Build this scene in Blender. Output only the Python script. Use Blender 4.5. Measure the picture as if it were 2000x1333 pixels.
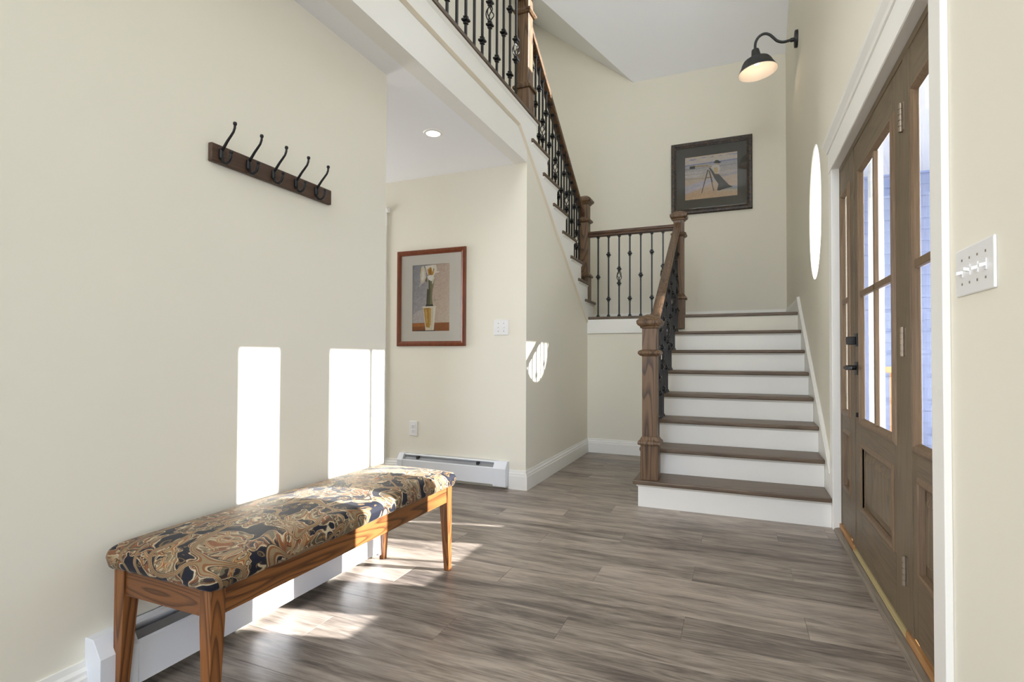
import bpy, bmesh, math, random
from math import sin, cos, pi, sqrt, radians
from mathutils import Vector, Matrix

random.seed(7)
for o in list(bpy.data.objects):
    bpy.data.objects.remove(o)
SC = bpy.context.scene
COL = SC.collection

# ------------------------------------------------------------------ camera
FPX, YAW, PITCH, ROLL, CY = 1041.46, 0.4006, 0.0176, 0.0044, 679.0
fw = Vector((-sin(YAW) * cos(PITCH), cos(YAW) * cos(PITCH), sin(PITCH)))
rt0 = Vector((cos(YAW), sin(YAW), 0))
up0 = rt0.cross(fw)
rt = rt0 * cos(ROLL) + up0 * sin(ROLL)
up = up0 * cos(ROLL) - rt0 * sin(ROLL)
cd = bpy.data.cameras.new('camera')
cam = bpy.data.objects.new('camera', cd)
COL.objects.link(cam)
cam.matrix_world = Matrix(((rt.x, up.x, -fw.x, 0), (rt.y, up.y, -fw.y, 0), (rt.z, up.z, -fw.z, 1.0), (0, 0, 0, 1)))
cd.sensor_width = 36
cd.lens = FPX / 2000 * 36
cd.shift_y = (CY - 666.5) / 2000
cd.clip_start = 0.02
SC.camera = cam

# ------------------------------------------------------------------ world, sun, fill lamps, exposure
W = bpy.data.worlds.new('sky')
SC.world = W
W.use_nodes = True
nt = W.node_tree
nt.nodes.clear()
tcw = nt.nodes.new('ShaderNodeTexCoord')
sepw = nt.nodes.new('ShaderNodeSeparateXYZ')
sky = nt.nodes.new('ShaderNodeValToRGB')          # clear winter sky: pale at the horizon, bluer above
sky.color_ramp.elements[0].position = 0.0
sky.color_ramp.elements[0].color = (0.80, 0.87, 1.0, 1)
sky.color_ramp.elements[1].position = 0.65
sky.color_ramp.elements[1].color = (0.30, 0.50, 0.95, 1)
nt.links.new(tcw.outputs['Generated'], sepw.inputs[0])
nt.links.new(sepw.outputs['Z'], sky.inputs['Fac'])
bg = nt.nodes.new('ShaderNodeBackground')
bg.inputs['Strength'].default_value = 3.5
wo = nt.nodes.new('ShaderNodeOutputWorld')
nt.links.new(sky.outputs[0], bg.inputs['Color'])
nt.links.new(bg.outputs[0], wo.inputs['Surface'])

SUN_DIR = Vector((-1, -0.25, -0.39)).normalized()
sd = bpy.data.lights.new('sun', 'SUN')
sd.energy = 25
sd.angle = radians(0.45)
sd.color = (1.0, 0.985, 0.965)
sun = bpy.data.objects.new('sun', sd)
COL.objects.link(sun)
sun.location = (8, 5, 6)
sun.rotation_euler = SUN_DIR.to_track_quat('-Z', 'Y').to_euler()


def area(name, loc, direction, sx, sy, power, color):
    l = bpy.data.lights.new(name, 'AREA')
    l.shape = 'RECTANGLE'
    l.size, l.size_y = sx, sy
    l.energy = power
    l.color = color
    o = bpy.data.objects.new(name, l)
    COL.objects.link(o)
    o.location = loc
    o.rotation_euler = Vector(direction).to_track_quat('-Z', 'Y').to_euler()
    return o


XR_WIN = 0.66
# added fill lamps at invented, unseen windows behind the camera and at the hall end
area('fill_rear', (-0.50, -3.13, 1.75), (0, 1, 0.06), 1.7, 2.9, 20, (0.97, 0.985, 1.0))
area('fill_rear_upper', (-0.50, -3.13, 4.55), (0, 1, -0.12), 1.7, 1.9, 92, (0.95, 0.98, 1.0))
area('fill_rear_east', (2.60, -3.13, 1.35), (-0.25, 1, 0.05), 3.0, 1.8, 58, (0.95, 0.98, 1.0))
area('fill_rear_west', (-3.40, -3.13, 1.35), (0.25, 1, 0.05), 2.6, 1.8, 118, (0.97, 0.985, 1.0))
area('fill_high', (XR_WIN, 4.515, 4.29), (-1, 0, -0.35), 0.75, 0.55, 19, (0.93, 0.97, 1.0))  # extra lamp at the high window, added on top of the sky light
area('fill_hall', (-4.9, 3.0, 1.35), (1, 0, 0), 1.2, 1.7, 38, (1.0, 0.97, 0.93))

SC.view_settings.view_transform = 'Standard'
SC.view_settings.look = 'None'
SC.view_settings.exposure = 0.12
SC.view_settings.gamma = 1.0
SC.view_settings.use_curve_mapping = False
SC.cycles.use_denoising = True
SC.cycles.debug_bvh_type = 'STATIC_BVH'
SC.cycles.use_adaptive_sampling = True
SC.cycles.adaptive_threshold = 0.05
SC.cycles.max_bounces = 8
SC.cycles.diffuse_bounces = 5
SC.cycles.transparent_max_bounces = 16
SC.cycles.caustics_reflective = False
SC.cycles.caustics_refractive = False
SC.cycles.sample_clamp_indirect = 6.0


# ------------------------------------------------------------------ materials
def srgb(r, g, b):
    def f(c):
        c /= 255.0
        return c / 12.92 if c <= 0.04045 else ((c + 0.055) / 1.055) ** 2.4
    return (f(r), f(g), f(b), 1.0)


class N:
    """small helper around a node tree"""
    def __init__(s, name):
        s.m = bpy.data.materials.new(name)
        s.m.use_nodes = True
        s.t = s.m.node_tree
        s.b = s.t.nodes['Principled BSDF']

    def n(s, typ, **kw):
        nd = s.t.nodes.new(typ)
        for k, v in kw.items():
            if k[0] == '_':
                nd.inputs[k[1:].replace('_', ' ')].default_value = v
            else:
                setattr(nd, k, v)
        return nd

    def l(s, a, b):
        s.t.links.new(a, b)

    def math(s, op, a, b=None, c=None):
        nd = s.t.nodes.new('ShaderNodeMath')
        nd.operation = op
        for i, v in enumerate((a, b, c)):
            if v is None:
                continue
            if isinstance(v, (int, float)):
                nd.inputs[i].default_value = v
            else:
                s.l(v, nd.inputs[i])
        return nd.outputs[0]

    def mix(s, fac, a, b, mode='MIX'):
        nd = s.t.nodes.new('ShaderNodeMix')
        nd.data_type = 'RGBA'
        nd.blend_type = mode
        for sock, v in ((nd.inputs['Factor'], fac), (nd.inputs['A'], a), (nd.inputs['B'], b)):
            if isinstance(v, (int, float)):
                sock.default_value = v
            elif isinstance(v, tuple):
                sock.default_value = v
            else:
                s.l(v, sock)
        return nd.outputs['Result']

    def ramp(s, fac, stops, interp='LINEAR'):
        nd = s.t.nodes.new('ShaderNodeValToRGB')
        nd.color_ramp.interpolation = interp
        el = nd.color_ramp.elements
        while len(el) > 1:
            el.remove(el[-1])
        el[0].position, el[0].color = stops[0]
        for p, c in stops[1:]:
            e = el.new(p)
            e.color = c
        s.l(fac, nd.inputs['Fac'])
        return nd.outputs['Color']

    def coord(s, scale=(1, 1, 1), loc=(0, 0, 0), kind='Object', rot=(0, 0, 0)):
        tc = s.t.nodes.new('ShaderNodeTexCoord')
        mp = s.t.nodes.new('ShaderNodeMapping')
        mp.inputs['Scale'].default_value = scale
        mp.inputs['Location'].default_value = loc
        mp.inputs['Rotation'].default_value = rot
        s.l(tc.outputs[kind], mp.inputs['Vector'])
        return mp.outputs[0]

    def noise(s, vec, scale=5, detail=2, rough=0.5, dist=0.0, out='Fac'):
        nd = s.t.nodes.new('ShaderNodeTexNoise')
        nd.inputs['Scale'].default_value = scale
        nd.inputs['Detail'].default_value = detail
        nd.inputs['Roughness'].default_value = rough
        nd.inputs['Distortion'].default_value = dist
        s.l(vec, nd.inputs['Vector'])
        return nd.outputs[out]

    def bump(s, h, strength=0.1, dist=0.01):
        nd = s.t.nodes.new('ShaderNodeBump')
        nd.inputs['Strength'].default_value = strength
        nd.inputs['Distance'].default_value = dist
        s.l(h, nd.inputs['Height'])
        s.l(nd.outputs[0], s.b.inputs['Normal'])


def mat_plain(name, col, rough=0.5, metal=0.0, var=0.03, bump=0.0, bscale=300, spec=0.5):
    k = N(name)
    v = k.coord()
    n = k.noise(v, 3.0, 0)
    c = k.mix(n, tuple(x * (1 - var) for x in col[:3]) + (1,), tuple(min(1, x * (1 + var)) for x in col[:3]) + (1,))
    k.l(c, k.b.inputs['Base Color'])
    k.b.inputs['Roughness'].default_value = rough
    k.b.inputs['Metallic'].default_value = metal
    k.b.inputs['Specular IOR Level'].default_value = spec
    if bump:
        k.bump(k.noise(v, bscale, 2), bump, 0.001)
    return k.m


def mat_wood(name, light, dark, axis='Z', rough=0.45, ring=26.0, fine=0.5, spec=0.4, cath=1.0):
    """ring-porous oak look: cathedral growth rings plus fine dark pores along the axis"""
    k = N(name)
    st = {'X': (0.09, 1, 1), 'Y': (1, 0.09, 1), 'Z': (1, 1, 0.09)}[axis]
    fs = {'X': (3, 130, 130), 'Y': (130, 3, 130), 'Z': (130, 130, 3)}[axis]
    oi = k.n('ShaderNodeObjectInfo')
    tc = k.n('ShaderNodeTexCoord')
    off = k.n('ShaderNodeVectorMath', operation='ADD')
    sc = k.n('ShaderNodeVectorMath', operation='SCALE')
    k.l(oi.outputs['Random'], sc.inputs['Scale'])
    sc.inputs[0].default_value = (7.3, 3.1, 5.7)
    k.l(tc.outputs['Object'], off.inputs[0])
    k.l(sc.outputs[0], off.inputs[1])
    mp = k.n('ShaderNodeMapping')
    mp.inputs['Scale'].default_value = st
    k.l(off.outputs[0], mp.inputs['Vector'])
    n = k.noise(mp.outputs[0], 9.0, 1.5, 0.5, 0.25)
    fr = k.math('FRACT', k.math('MULTIPLY', n, ring * cath))
    rings = k.ramp(fr, [(0.0, (0.15, 0.15, 0.15, 1)), (0.45, (0.10, 0.10, 0.10, 1)), (0.72, (0.62, 0.62, 0.62, 1)), (0.90, (1, 1, 1, 1)), (1.0, (0.25, 0.25, 0.25, 1))])
    mp2 = k.n('ShaderNodeMapping')
    mp2.inputs['Scale'].default_value = fs
    k.l(off.outputs[0], mp2.inputs['Vector'])
    pores = k.noise(mp2.outputs[0], 2.0, 3, 0.6)
    pp = k.ramp(pores, [(0.40, (0, 0, 0, 1)), (0.70, (1, 1, 1, 1))])
    f = k.math('ADD', k.math('MULTIPLY', rings, 1 - fine), k.math('MULTIPLY', pp, fine))
    c = k.mix(f, light, dark)
    k.l(c, k.b.inputs['Base Color'])
    k.b.inputs['Roughness'].default_value = rough
    k.b.inputs['Specular IOR Level'].default_value = spec
    k.bump(f, 0.12, 0.002)
    return k.m


M = {}
M['wall'] = mat_plain('cream_wall_paint', srgb(233, 228, 212), 0.62, var=0.008, spec=0.25)
M['ceil'] = mat_plain('white_ceiling_paint', srgb(246, 246, 246), 0.8, var=0.006, spec=0.2)
M['trim'] = mat_plain('white_trim_paint', srgb(240, 238, 231), 0.38, var=0.006, spec=0.4)
M['bead'] = mat_plain('tan_bead_paint', srgb(226, 214, 192), 0.5)
M['heater'] = mat_plain('white_enamel', srgb(226, 228, 231), 0.32, var=0.006)
M['plate'] = mat_plain('white_plastic', srgb(236, 235, 233), 0.3, var=0.004)
M['dark_slot'] = mat_plain('dark_slot', srgb(40, 40, 42), 0.6)
M['fin'] = mat_plain('grey_aluminium', srgb(150, 152, 155), 0.4, 0.6)
M['iron'] = mat_plain('black_satin_iron', srgb(20, 20, 22), 0.34, 0.1, var=0.1)
M['black'] = mat_plain('black_metal', srgb(24, 24, 25), 0.42, 0.3, var=0.1)
M['lamp_black'] = mat_plain('charcoal_lamp_metal', srgb(48, 48, 47), 0.5, 0.2, var=0.08)
M['lamp_white'] = mat_plain('white_reflector', srgb(240, 232, 222), 0.4)
M['nickel'] = mat_plain('satin_nickel', srgb(138, 125, 108), 0.45, 0.7)
M['brass'] = mat_plain('pale_brass', srgb(205, 190, 140), 0.35, 0.5)
M['mat_white'] = mat_plain('ivory_mat_board', srgb(226, 220, 208), 0.8)
M['mat_grey'] = mat_plain('charcoal_mat_board', srgb(72, 70, 64), 0.8)
M['post_white'] = mat_plain('white_porch_paint', srgb(235, 237, 240), 0.5)
M['siding'] = mat_plain('blue_grey_siding', srgb(150, 163, 196), 0.7, var=0.06)
M['deck'] = mat_plain('grey_deck', srgb(170, 168, 165), 0.8, var=0.08)
M['cedar'] = mat_wood('cedar_rail', srgb(196, 150, 100), srgb(150, 104, 62), 'Z', 0.6)
M['newel'] = mat_wood('stained_oak_upright', srgb(120, 93, 66), srgb(46, 33, 24), 'Z', 0.42, 15, 0.22)
M['rail'] = mat_wood('stained_oak_rail', srgb(112, 86, 62), srgb(50, 36, 26), 'Y', 0.36, 14, 0.25)
M['railx'] = mat_wood('stained_oak_cross_rail', srgb(100, 72, 50), srgb(50, 34, 24), 'X', 0.36, 14, 0.3)
M['tread'] = mat_wood('stained_oak_tread', srgb(116, 98, 79), srgb(72, 57, 44), 'X', 0.4, 9, 0.55)
M['treadY'] = mat_wood('stained_oak_nosing', srgb(104, 84, 65), srgb(60, 46, 34), 'Y', 0.42, 9, 0.55)
M['doorv'] = mat_wood('brown_door_stile', srgb(110, 94, 72), srgb(78, 65, 48), 'Z', 0.48, 8, 0.7)
M['doorh'] = mat_wood('brown_door_rail', srgb(110, 94, 72), srgb(78, 65, 48), 'Y', 0.48, 8, 0.7)
M['doorp'] = mat_wood('brown_door_panel', srgb(116, 99, 76), srgb(74, 60, 44), 'Z', 0.48, 14, 0.4)
M['doorm'] = mat_wood('brown_door_moulding', srgb(118, 96, 72), srgb(84, 66, 48), 'Z', 0.45, 8, 0.7)
M['sill'] = mat_wood('raw_oak_sill', srgb(170, 126, 78), srgb(140, 98, 56), 'Y', 0.5, 12)
M['benchv'] = mat_wood('honey_oak_upright', srgb(142, 90, 47), srgb(62, 34, 16), 'Z', 0.38, 22, 0.22)
M['benchy'] = mat_wood('honey_oak_apron', srgb(146, 94, 49), srgb(64, 36, 16), 'Y', 0.38, 22, 0.22)
M['benchx'] = mat_wood('honey_oak_end_apron', srgb(126, 80, 45), srgb(62, 35, 18), 'X', 0.38, 22, 0.22)
M['rack'] = mat_wood('walnut_rack_board', srgb(84, 62, 46), srgb(58, 41, 30), 'Y', 0.45, 8, 0.8)
M['frame_red'] = mat_wood('cherry_frame', srgb(128, 66, 34), srgb(82, 38, 18), 'Z', 0.35, 8, 0.7)
M['strip'] = mat_wood('grey_reducer_strip', srgb(128, 116, 101), srgb(92, 82, 70), 'Y', 0.45, 10, 0.7)


def mat_plank():
    k = N('grey_oak_vinyl_plank')
    oi = k.n('ShaderNodeObjectInfo')
    tc = k.n('ShaderNodeTexCoord')
    sc = k.n('ShaderNodeVectorMath', operation='SCALE')
    sc.inputs[0].default_value = (41.0, 23.0, 0)
    k.l(oi.outputs['Random'], sc.inputs['Scale'])
    ad = k.n('ShaderNodeVectorMath', operation='ADD')
    k.l(tc.outputs['Object'], ad.inputs[0])
    k.l(sc.outputs[0], ad.inputs[1])

    def mp(s):
        m = k.n('ShaderNodeMapping')
        m.inputs['Scale'].default_value = s
        k.l(ad.outputs[0], m.inputs['Vector'])
        return m.outputs[0]
    broad = k.noise(mp((1.3, 9, 1)), 1.6, 5, 0.62, 0.6)
    cath = k.noise(mp((0.55, 7, 1)), 2.4, 2, 0.5, 0.9)
    rings = k.math('PINGPONG', k.math('MULTIPLY', cath, 15.0), 1.0)
    fine = k.noise(mp((7, 120, 1)), 2.0, 4, 0.7)
    f = k.math('ADD', k.math('MULTIPLY', broad, 0.85), k.math('ADD', k.math('MULTIPLY', rings, 0.13), k.math('MULTIPLY', fine, 0.34)))
    f = k.math('ADD', f, k.math('MULTIPLY', k.math('SUBTRACT', oi.outputs['Random'], 0.5), 0.16))
    c = k.ramp(f, [(0.40, srgb(78, 69, 64)), (0.53, srgb(108, 98, 90)), (0.67, srgb(144, 132, 120)), (0.84, srgb(174, 161, 148))])
    k.l(c, k.b.inputs['Base Color'])
    k.b.inputs['Roughness'].default_value = 0.36
    k.b.inputs['Specular IOR Level'].default_value = 0.45
    k.bump(fine, 0.09, 0.002)
    return k.m


M['plank'] = mat_plank()
M['subfloor'] = mat_plain('dark_joint', srgb(50, 46, 42), 0.8)


def mat_paisley():
    """woven paisley and scroll brocade: navy ground, tan, olive and rust scrolls edged in cream"""
    k = N('paisley_brocade')
    v = k.coord((1, 1, 1))

    def warp(vec, scale, amt, detail=0.0):
        wn = k.n('ShaderNodeTexNoise')
        wn.inputs['Scale'].default_value = scale
        wn.inputs['Detail'].default_value = detail
        k.l(vec, wn.inputs['Vector'])
        sub = k.n('ShaderNodeVectorMath', operation='SUBTRACT')
        k.l(wn.outputs['Color'], sub.inputs[0])
        sub.inputs[1].default_value = (0.5, 0.5, 0.5)
        scl = k.n('ShaderNodeVectorMath', operation='SCALE')
        k.l(sub.outputs[0], scl.inputs[0])
        scl.inputs['Scale'].default_value = amt
        add = k.n('ShaderNodeVectorMath', operation='ADD')
        k.l(vec, add.inputs[0])
        k.l(scl.outputs[0], add.inputs[1])
        return add.outputs[0]
    w = warp(v, 7.0, 0.15)
    ws = warp(w, 38.0, 0.022)          # scalloped outlines

    def vor(vec, scale, feat='F1', out='Distance'):
        nd = k.n('ShaderNodeTexVoronoi', feature=feat)
        nd.inputs['Scale'].default_value = scale
        k.l(vec, nd.inputs['Vector'])
        return nd.outputs[out]

    def stp(f, a, b):
        return k.ramp(f, [(a, (0, 0, 0, 1)), (b, (1, 1, 1, 1))])

    def line(f, c, h):
        return k.ramp(f, [(c - h * 1.6, (0, 0, 0, 1)), (c - h, (1, 1, 1, 1)), (c + h, (1, 1, 1, 1)), (c + h * 1.6, (0, 0, 0, 1))])
    d1 = vor(ws, 8.5)
    cid = vor(ws, 8.5, 'F1', 'Color')
    sep = k.n('ShaderNodeSeparateColor')
    k.l(cid, sep.inputs[0])
    cream, navy, brown = srgb(196, 178, 146), srgb(26, 27, 38), srgb(62, 47, 36)
    base = k.ramp(sep.outputs['Red'], [(0.0, srgb(136, 116, 88)), (0.25, srgb(108, 97, 76)), (0.48, srgb(128, 84, 56)), (0.66, srgb(150, 131, 103)), (0.86, srgb(92, 83, 66))], 'CONSTANT')
    alt = k.ramp(sep.outputs['Green'], [(0.0, srgb(96, 78, 54)), (0.25, srgb(136, 84, 48)), (0.55, srgb(162, 142, 110)), (0.8, srgb(48, 42, 44))], 'CONSTANT')
    # concentric bands around every motif centre
    b1 = k.math('FRACT', k.math('MULTIPLY', d1, 6.5))
    c = k.mix(stp(b1, .48, .52), base, alt)
    c = k.mix(line(b1, .50, .045), c, cream)
    c = k.mix(line(b1, .93, .035), c, brown)
    # feathered petals: thin radiating tongues
    pet = vor(w, 34.0, 'DISTANCE_TO_EDGE')
    pmask = stp(k.noise(w, 8.0, 1), .50, .52)
    c = k.mix(k.math('MULTIPLY', k.ramp(pet, [(0.0, (1, 1, 1, 1)), (0.035, (1, 1, 1, 1)), (0.07, (0, 0, 0, 1))]), pmask), c, srgb(178, 160, 130))
    pin = k.ramp(vor(w, 34.0), [(0.0, (1, 1, 1, 1)), (0.16, (1, 1, 1, 1)), (0.22, (0, 0, 0, 1))])
    c = k.mix(k.math('MULTIPLY', pin, pmask), c, srgb(84, 58, 40))
    # scrolling stems
    n2 = k.noise(w, 6.0, 0.5, 0.5, 0.9)
    band = k.math('PINGPONG', k.math('MULTIPLY', n2, 13.0), 1.0)
    m2 = stp(k.noise(w, 5.0, 0), .47, .50)
    c = k.mix(k.math('MULTIPLY', stp(band, .66, .69), m2), c, k.ramp(band, [(0.0, cream), (0.72, brown), (0.76, srgb(160, 128, 86)), (0.86, srgb(146, 88, 50)), (0.94, srgb(186, 162, 122))], 'CONSTANT'))
    # navy ground between the motifs, edged in cream and brown, small sprigs on it
    g = k.noise(ws, 13.0, 0.4, 0.4, 0.7)
    ground = stp(g, .560, .568)
    sprig = vor(ws, 26.0)
    gcol = k.mix(k.ramp(sprig, [(0.20, (1, 1, 1, 1)), (0.24, (0, 0, 0, 1)), (0.30, (0, 0, 0, 1)), (0.33, (1, 1, 1, 1)), (0.39, (1, 1, 1, 1)), (0.42, (0, 0, 0, 1))]), navy, srgb(120, 96, 64))
    c = k.mix(ground, c, k.mix(stp(k.noise(v, 11.0, 0), .50, .52), navy, gcol))
    c = k.mix(line(g, .548, .008), c, cream)
    c = k.mix(line(g, .515, .007), c, srgb(126, 80, 48))
    c = k.mix(line(g, .480, .006), c, brown)
    # bold S-scrolls lying over the ground
    n3 = k.noise(w, 4.2, 0.2, 0.5, 0.5)
    b3 = k.math('PINGPONG', k.math('MULTIPLY', n3, 9.0), 1.0)
    c = k.mix(stp(b3, .80, .82), c, k.ramp(b3, [(0.0, brown), (0.84, srgb(172, 153, 120)), (0.88, srgb(128, 84, 50)), (0.94, srgb(142, 120, 88))], 'CONSTANT'))
    # weave: fine stipple
    wv = k.noise(k.coord((1, 1, 1)), 420, 2, 0.6)
    c = k.mix(k.ramp(wv, [(0.35, (0, 0, 0, 1)), (0.7, (1, 1, 1, 1))]), k.mix(0.30, c, (0, 0, 0, 1)), c)
    k.l(c, k.b.inputs['Base Color'])
    k.b.inputs['Roughness'].default_value = 0.62
    k.b.inputs['Specular IOR Level'].default_value = 0.22
    k.b.inputs['Sheen Weight'].default_value = 0.10
    k.b.inputs['Sheen Roughness'].default_value = 0.4
    k.bump(k.math('ADD', k.math('MULTIPLY', wv, 0.5), k.math('MULTIPLY', b1, 0.3)), 0.2, 0.0012)
    return k.m


M['paisley'] = mat_paisley()


def mat_glass(name, tint=(1, 1, 1, 1), refl=0.9):
    k = N(name)
    t = k.t
    t.nodes.remove(k.b)
    out = t.nodes['Material Output']
    tr = k.n('ShaderNodeBsdfTransparent')
    tr.inputs[0].default_value = tint
    gl = k.n('ShaderNodeBsdfGlossy')
    gl.inputs['Roughness'].default_value = 0.02
    fr = k.n('ShaderNodeFresnel')
    fr.inputs[0].default_value = 1.45
    mx = k.n('ShaderNodeMixShader')
    k.l(k.math('MULTIPLY', fr.outputs[0], refl), mx.inputs[0])
    k.l(tr.outputs[0], mx.inputs[1])
    k.l(gl.outputs[0], mx.inputs[2])
    k.l(mx.outputs[0], out.inputs['Surface'])
    return k.m


M['glass'] = mat_glass('clear_glass', (0.97, 0.98, 1.0, 1), 0.35)
M['picglass'] = mat_glass('picture_glass', (0.98, 0.98, 0.98, 1), 0.5)


def mat_frost():
    k = N('frosted_oval_glass')
    t = k.t
    t.nodes.remove(k.b)
    out = t.nodes['Material Output']
    tr = k.n('ShaderNodeBsdfTransparent')
    tl = k.n('ShaderNodeBsdfTranslucent')
    tl.inputs[0].default_value = (0.97, 0.98, 0.93, 1)
    mx = k.n('ShaderNodeMixShader')
    mx.inputs[0].default_value = 0.42
    k.l(tr.outputs[0], mx.inputs[1])
    k.l(tl.outputs[0], mx.inputs[2])
    k.l(mx.outputs[0], out.inputs['Surface'])
    return k.m


M['frost'] = mat_frost()


def mat_emit(name, col, st):
    k = N(name)
    k.b.inputs['Emission Color'].default_value = col
    k.b.inputs['Emission Strength'].default_value = st
    k.b.inputs['Base Color'].default_value = col
    return k.m


M['led'] = mat_emit('warm_led_lens', (1, 0.93, 0.82, 1), 9)
M['bulb'] = mat_emit('warm_bulb', (1, 0.84, 0.64, 1), 1.6)


def mat_ornate():
    k = N('carved_black_gold_frame')
    v = k.coord()
    n = k.noise(v, 24, 2, 0.55, 2.2)
    c = k.ramp(n, [(0.36, srgb(18, 17, 15)), (0.46, srgb(24, 21, 17)), (0.51, srgb(96, 70, 44)), (0.54, srgb(70, 52, 33)), (0.57, srgb(20, 18, 15)), (0.64, srgb(26, 22, 18)), (0.68, srgb(84, 62, 40)), (0.74, srgb(20, 18, 15))])
    k.l(c, k.b.inputs['Base Color'])
    k.b.inputs['Roughness'].default_value = 0.4
    k.bump(n, 0.6, 0.006)
    return k.m


M['ornate'] = mat_ornate()


def mat_print():
    k = N('painted_print')
    at = k.n('ShaderNodeAttribute', attribute_name='Col')
    v = k.coord()
    n = k.noise(v, 55, 3, 0.6, 0.8)
    c = k.mix(0.16, at.outputs['Color'], k.ramp(n, [(0.35, (0.02, 0.02, 0.02, 1)), (0.68, (0.9, 0.85, 0.8, 1))]), 'OVERLAY')
    k.l(c, k.b.inputs['Base Color'])
    k.b.inputs['Roughness'].default_value = 0.7
    return k.m


M['print'] = mat_print()

# ------------------------------------------------------------------ geometry helpers
ORG = {}


class B:
    """collects shapes in world coordinates and links them as one mesh object"""
    def __init__(s):
        s.v, s.f = [], []

    def add(s, vs, fs):
        o = len(s.v)
        s.v += [tuple(p) for p in vs]
        s.f += [tuple(i + o for i in f) for f in fs]
        return s

    def box(s, x0, x1, y0, y1, z0, z1):
        x0, x1 = min(x0, x1), max(x0, x1)
        y0, y1 = min(y0, y1), max(y0, y1)
        z0, z1 = min(z0, z1), max(z0, z1)
        return s.add([(x0, y0, z0), (x1, y0, z0), (x1, y1, z0), (x0, y1, z0), (x0, y0, z1), (x1, y0, z1), (x1, y1, z1), (x0, y1, z1)],
                     [(0, 3, 2, 1), (4, 5, 6, 7), (0, 1, 5, 4), (1, 2, 6, 5), (2, 3, 7, 6), (3, 0, 4, 7)])

    def prism(s, poly, axis, a0, a1):
        """poly in the two other axes (x,y,z order), extruded along axis"""
        def P(u, w, a):
            return {'X': (a, u, w), 'Y': (u, a, w), 'Z': (u, w, a)}[axis]
        n = len(poly)
        vs = [P(u, w, a0) for u, w in poly] + [P(u, w, a1) for u, w in poly]
        fs = [tuple(range(n - 1, -1, -1)), tuple(range(n, 2 * n))]
        fs += [(i, (i + 1) % n, n + (i + 1) % n, n + i) for i in range(n)]
        return s.add(vs, fs)

    def lathe(s, prof, c, axis='Z', n=16, phase=0.0, sq=False, cap=True):
        """prof: (radius, height) list; sq makes a four-sided section with half width = radius"""
        if sq:
            n, phase = 4, pi / 4
        vs, fs = [], []
        for r, h in prof:
            R = r * (sqrt(2) if sq else 1)
            for i in range(n):
                a = phase + 2 * pi * i / n
                u, w = R * cos(a), R * sin(a)
                p = {'Z': (c[0] + u, c[1] + w, c[2] + h), 'X': (c[0] + h, c[1] + u, c[2] + w), 'Y': (c[0] + w, c[1] + h, c[2] + u)}[axis]
                vs.append(p)
        m = len(prof)
        for j in range(m - 1):
            for i in range(n):
                fs.append((j * n + i, j * n + (i + 1) % n, (j + 1) * n + (i + 1) % n, (j + 1) * n + i))
        if cap:
            fs.append(tuple(range(n - 1, -1, -1)))
            fs.append(tuple((m - 1) * n + i for i in range(n)))
        return s.add(vs, fs)

    def tube(s, pts, r, n=8, caps=True):
        pts = [Vector(p) for p in pts]
        rr = r if isinstance(r, (list, tuple)) else [r] * len(pts)
        vs, fs = [], []
        prev = None
        for i, p in enumerate(pts):
            t = (pts[min(i + 1, len(pts) - 1)] - pts[max(i - 1, 0)]).normalized()
            if prev is None:
                a = Vector((0, 0, 1)) if abs(t.z) < 0.9 else Vector((1, 0, 0))
                u = (a - t * a.dot(t)).normalized()
            else:
                u = (prev - t * prev.dot(t)).normalized()
            prev = u
            w = t.cross(u)
            for j in range(n):
                an = 2 * pi * j / n
                vs.append(p + (u * cos(an) + w * sin(an)) * rr[i])
        for i in range(len(pts) - 1):
            for j in range(n):
                fs.append((i * n + j, i * n + (j + 1) % n, (i + 1) * n + (j + 1) % n, (i + 1) * n + j))
        if caps:
            fs.append(tuple(range(n - 1, -1, -1)))
            fs.append(tuple((len(pts) - 1) * n + j for j in range(n)))
        return s.add(vs, fs)

    def sweep(s, prof, p0, p1):
        """closed (x,z) profile swept between two points that share x direction (rail running in Y) or (y,z) when running in X"""
        p0, p1 = Vector(p0), Vector(p1)
        alongx = abs(p1.x - p0.x) > abs(p1.y - p0.y)
        n = len(prof)
        vs = []
        for p in (p0, p1):
            for u, w in prof:
                vs.append((p.x, p.y + u, p.z + w) if alongx else (p.x + u, p.y, p.z + w))
        fs = [tuple(range(n - 1, -1, -1)), tuple(range(n, 2 * n))]
        fs += [(i, (i + 1) % n, n + (i + 1) % n, n + i) for i in range(n)]
        return s.add(vs, fs)

    def mesh(s, name, mat, org=(0, 0, 0), smooth=False, fix=True):
        me = bpy.data.meshes.new(name)
        me.from_pydata([(p[0] - org[0], p[1] - org[1], p[2] - org[2]) for p in s.v], [], s.f)
        me.materials.append(M[mat] if isinstance(mat, str) else mat)
        if fix:
            bm = bmesh.new()
            bm.from_mesh(me)
            bmesh.ops.recalc_face_normals(bm, faces=bm.faces)
            bm.to_mesh(me)
            bm.free()
        if smooth:
            for p in me.polygons:
                p.use_smooth = True
        return me

    def build(s, name, mat, parent=None, bevel=0.0, smooth=False, seg=2, fix=True):
        org = ORG.get(parent.name, (0, 0, 0)) if parent else (0, 0, 0)
        o = bpy.data.objects.new(name, s.mesh(name, mat, org, smooth, fix))
        COL.objects.link(o)
        if parent:
            o.parent = parent
            ORG[o.name] = org
        if bevel:
            md = o.modifiers.new('bevel', 'BEVEL')
            md.width = bevel
            md.segments = seg
            md.limit_method = 'ANGLE'
            md.angle_limit = radians(35)
        if smooth:
            md = o.modifiers.new('split', 'EDGE_SPLIT')
            md.split_angle = radians(42)
        return o


def tag(o, label, cat=None, group=None, kind=None):
    o['label'] = label
    if cat:
        o['category'] = cat
    if group:
        o['group'] = group
    if kind:
        o['kind'] = kind
    return o


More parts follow.
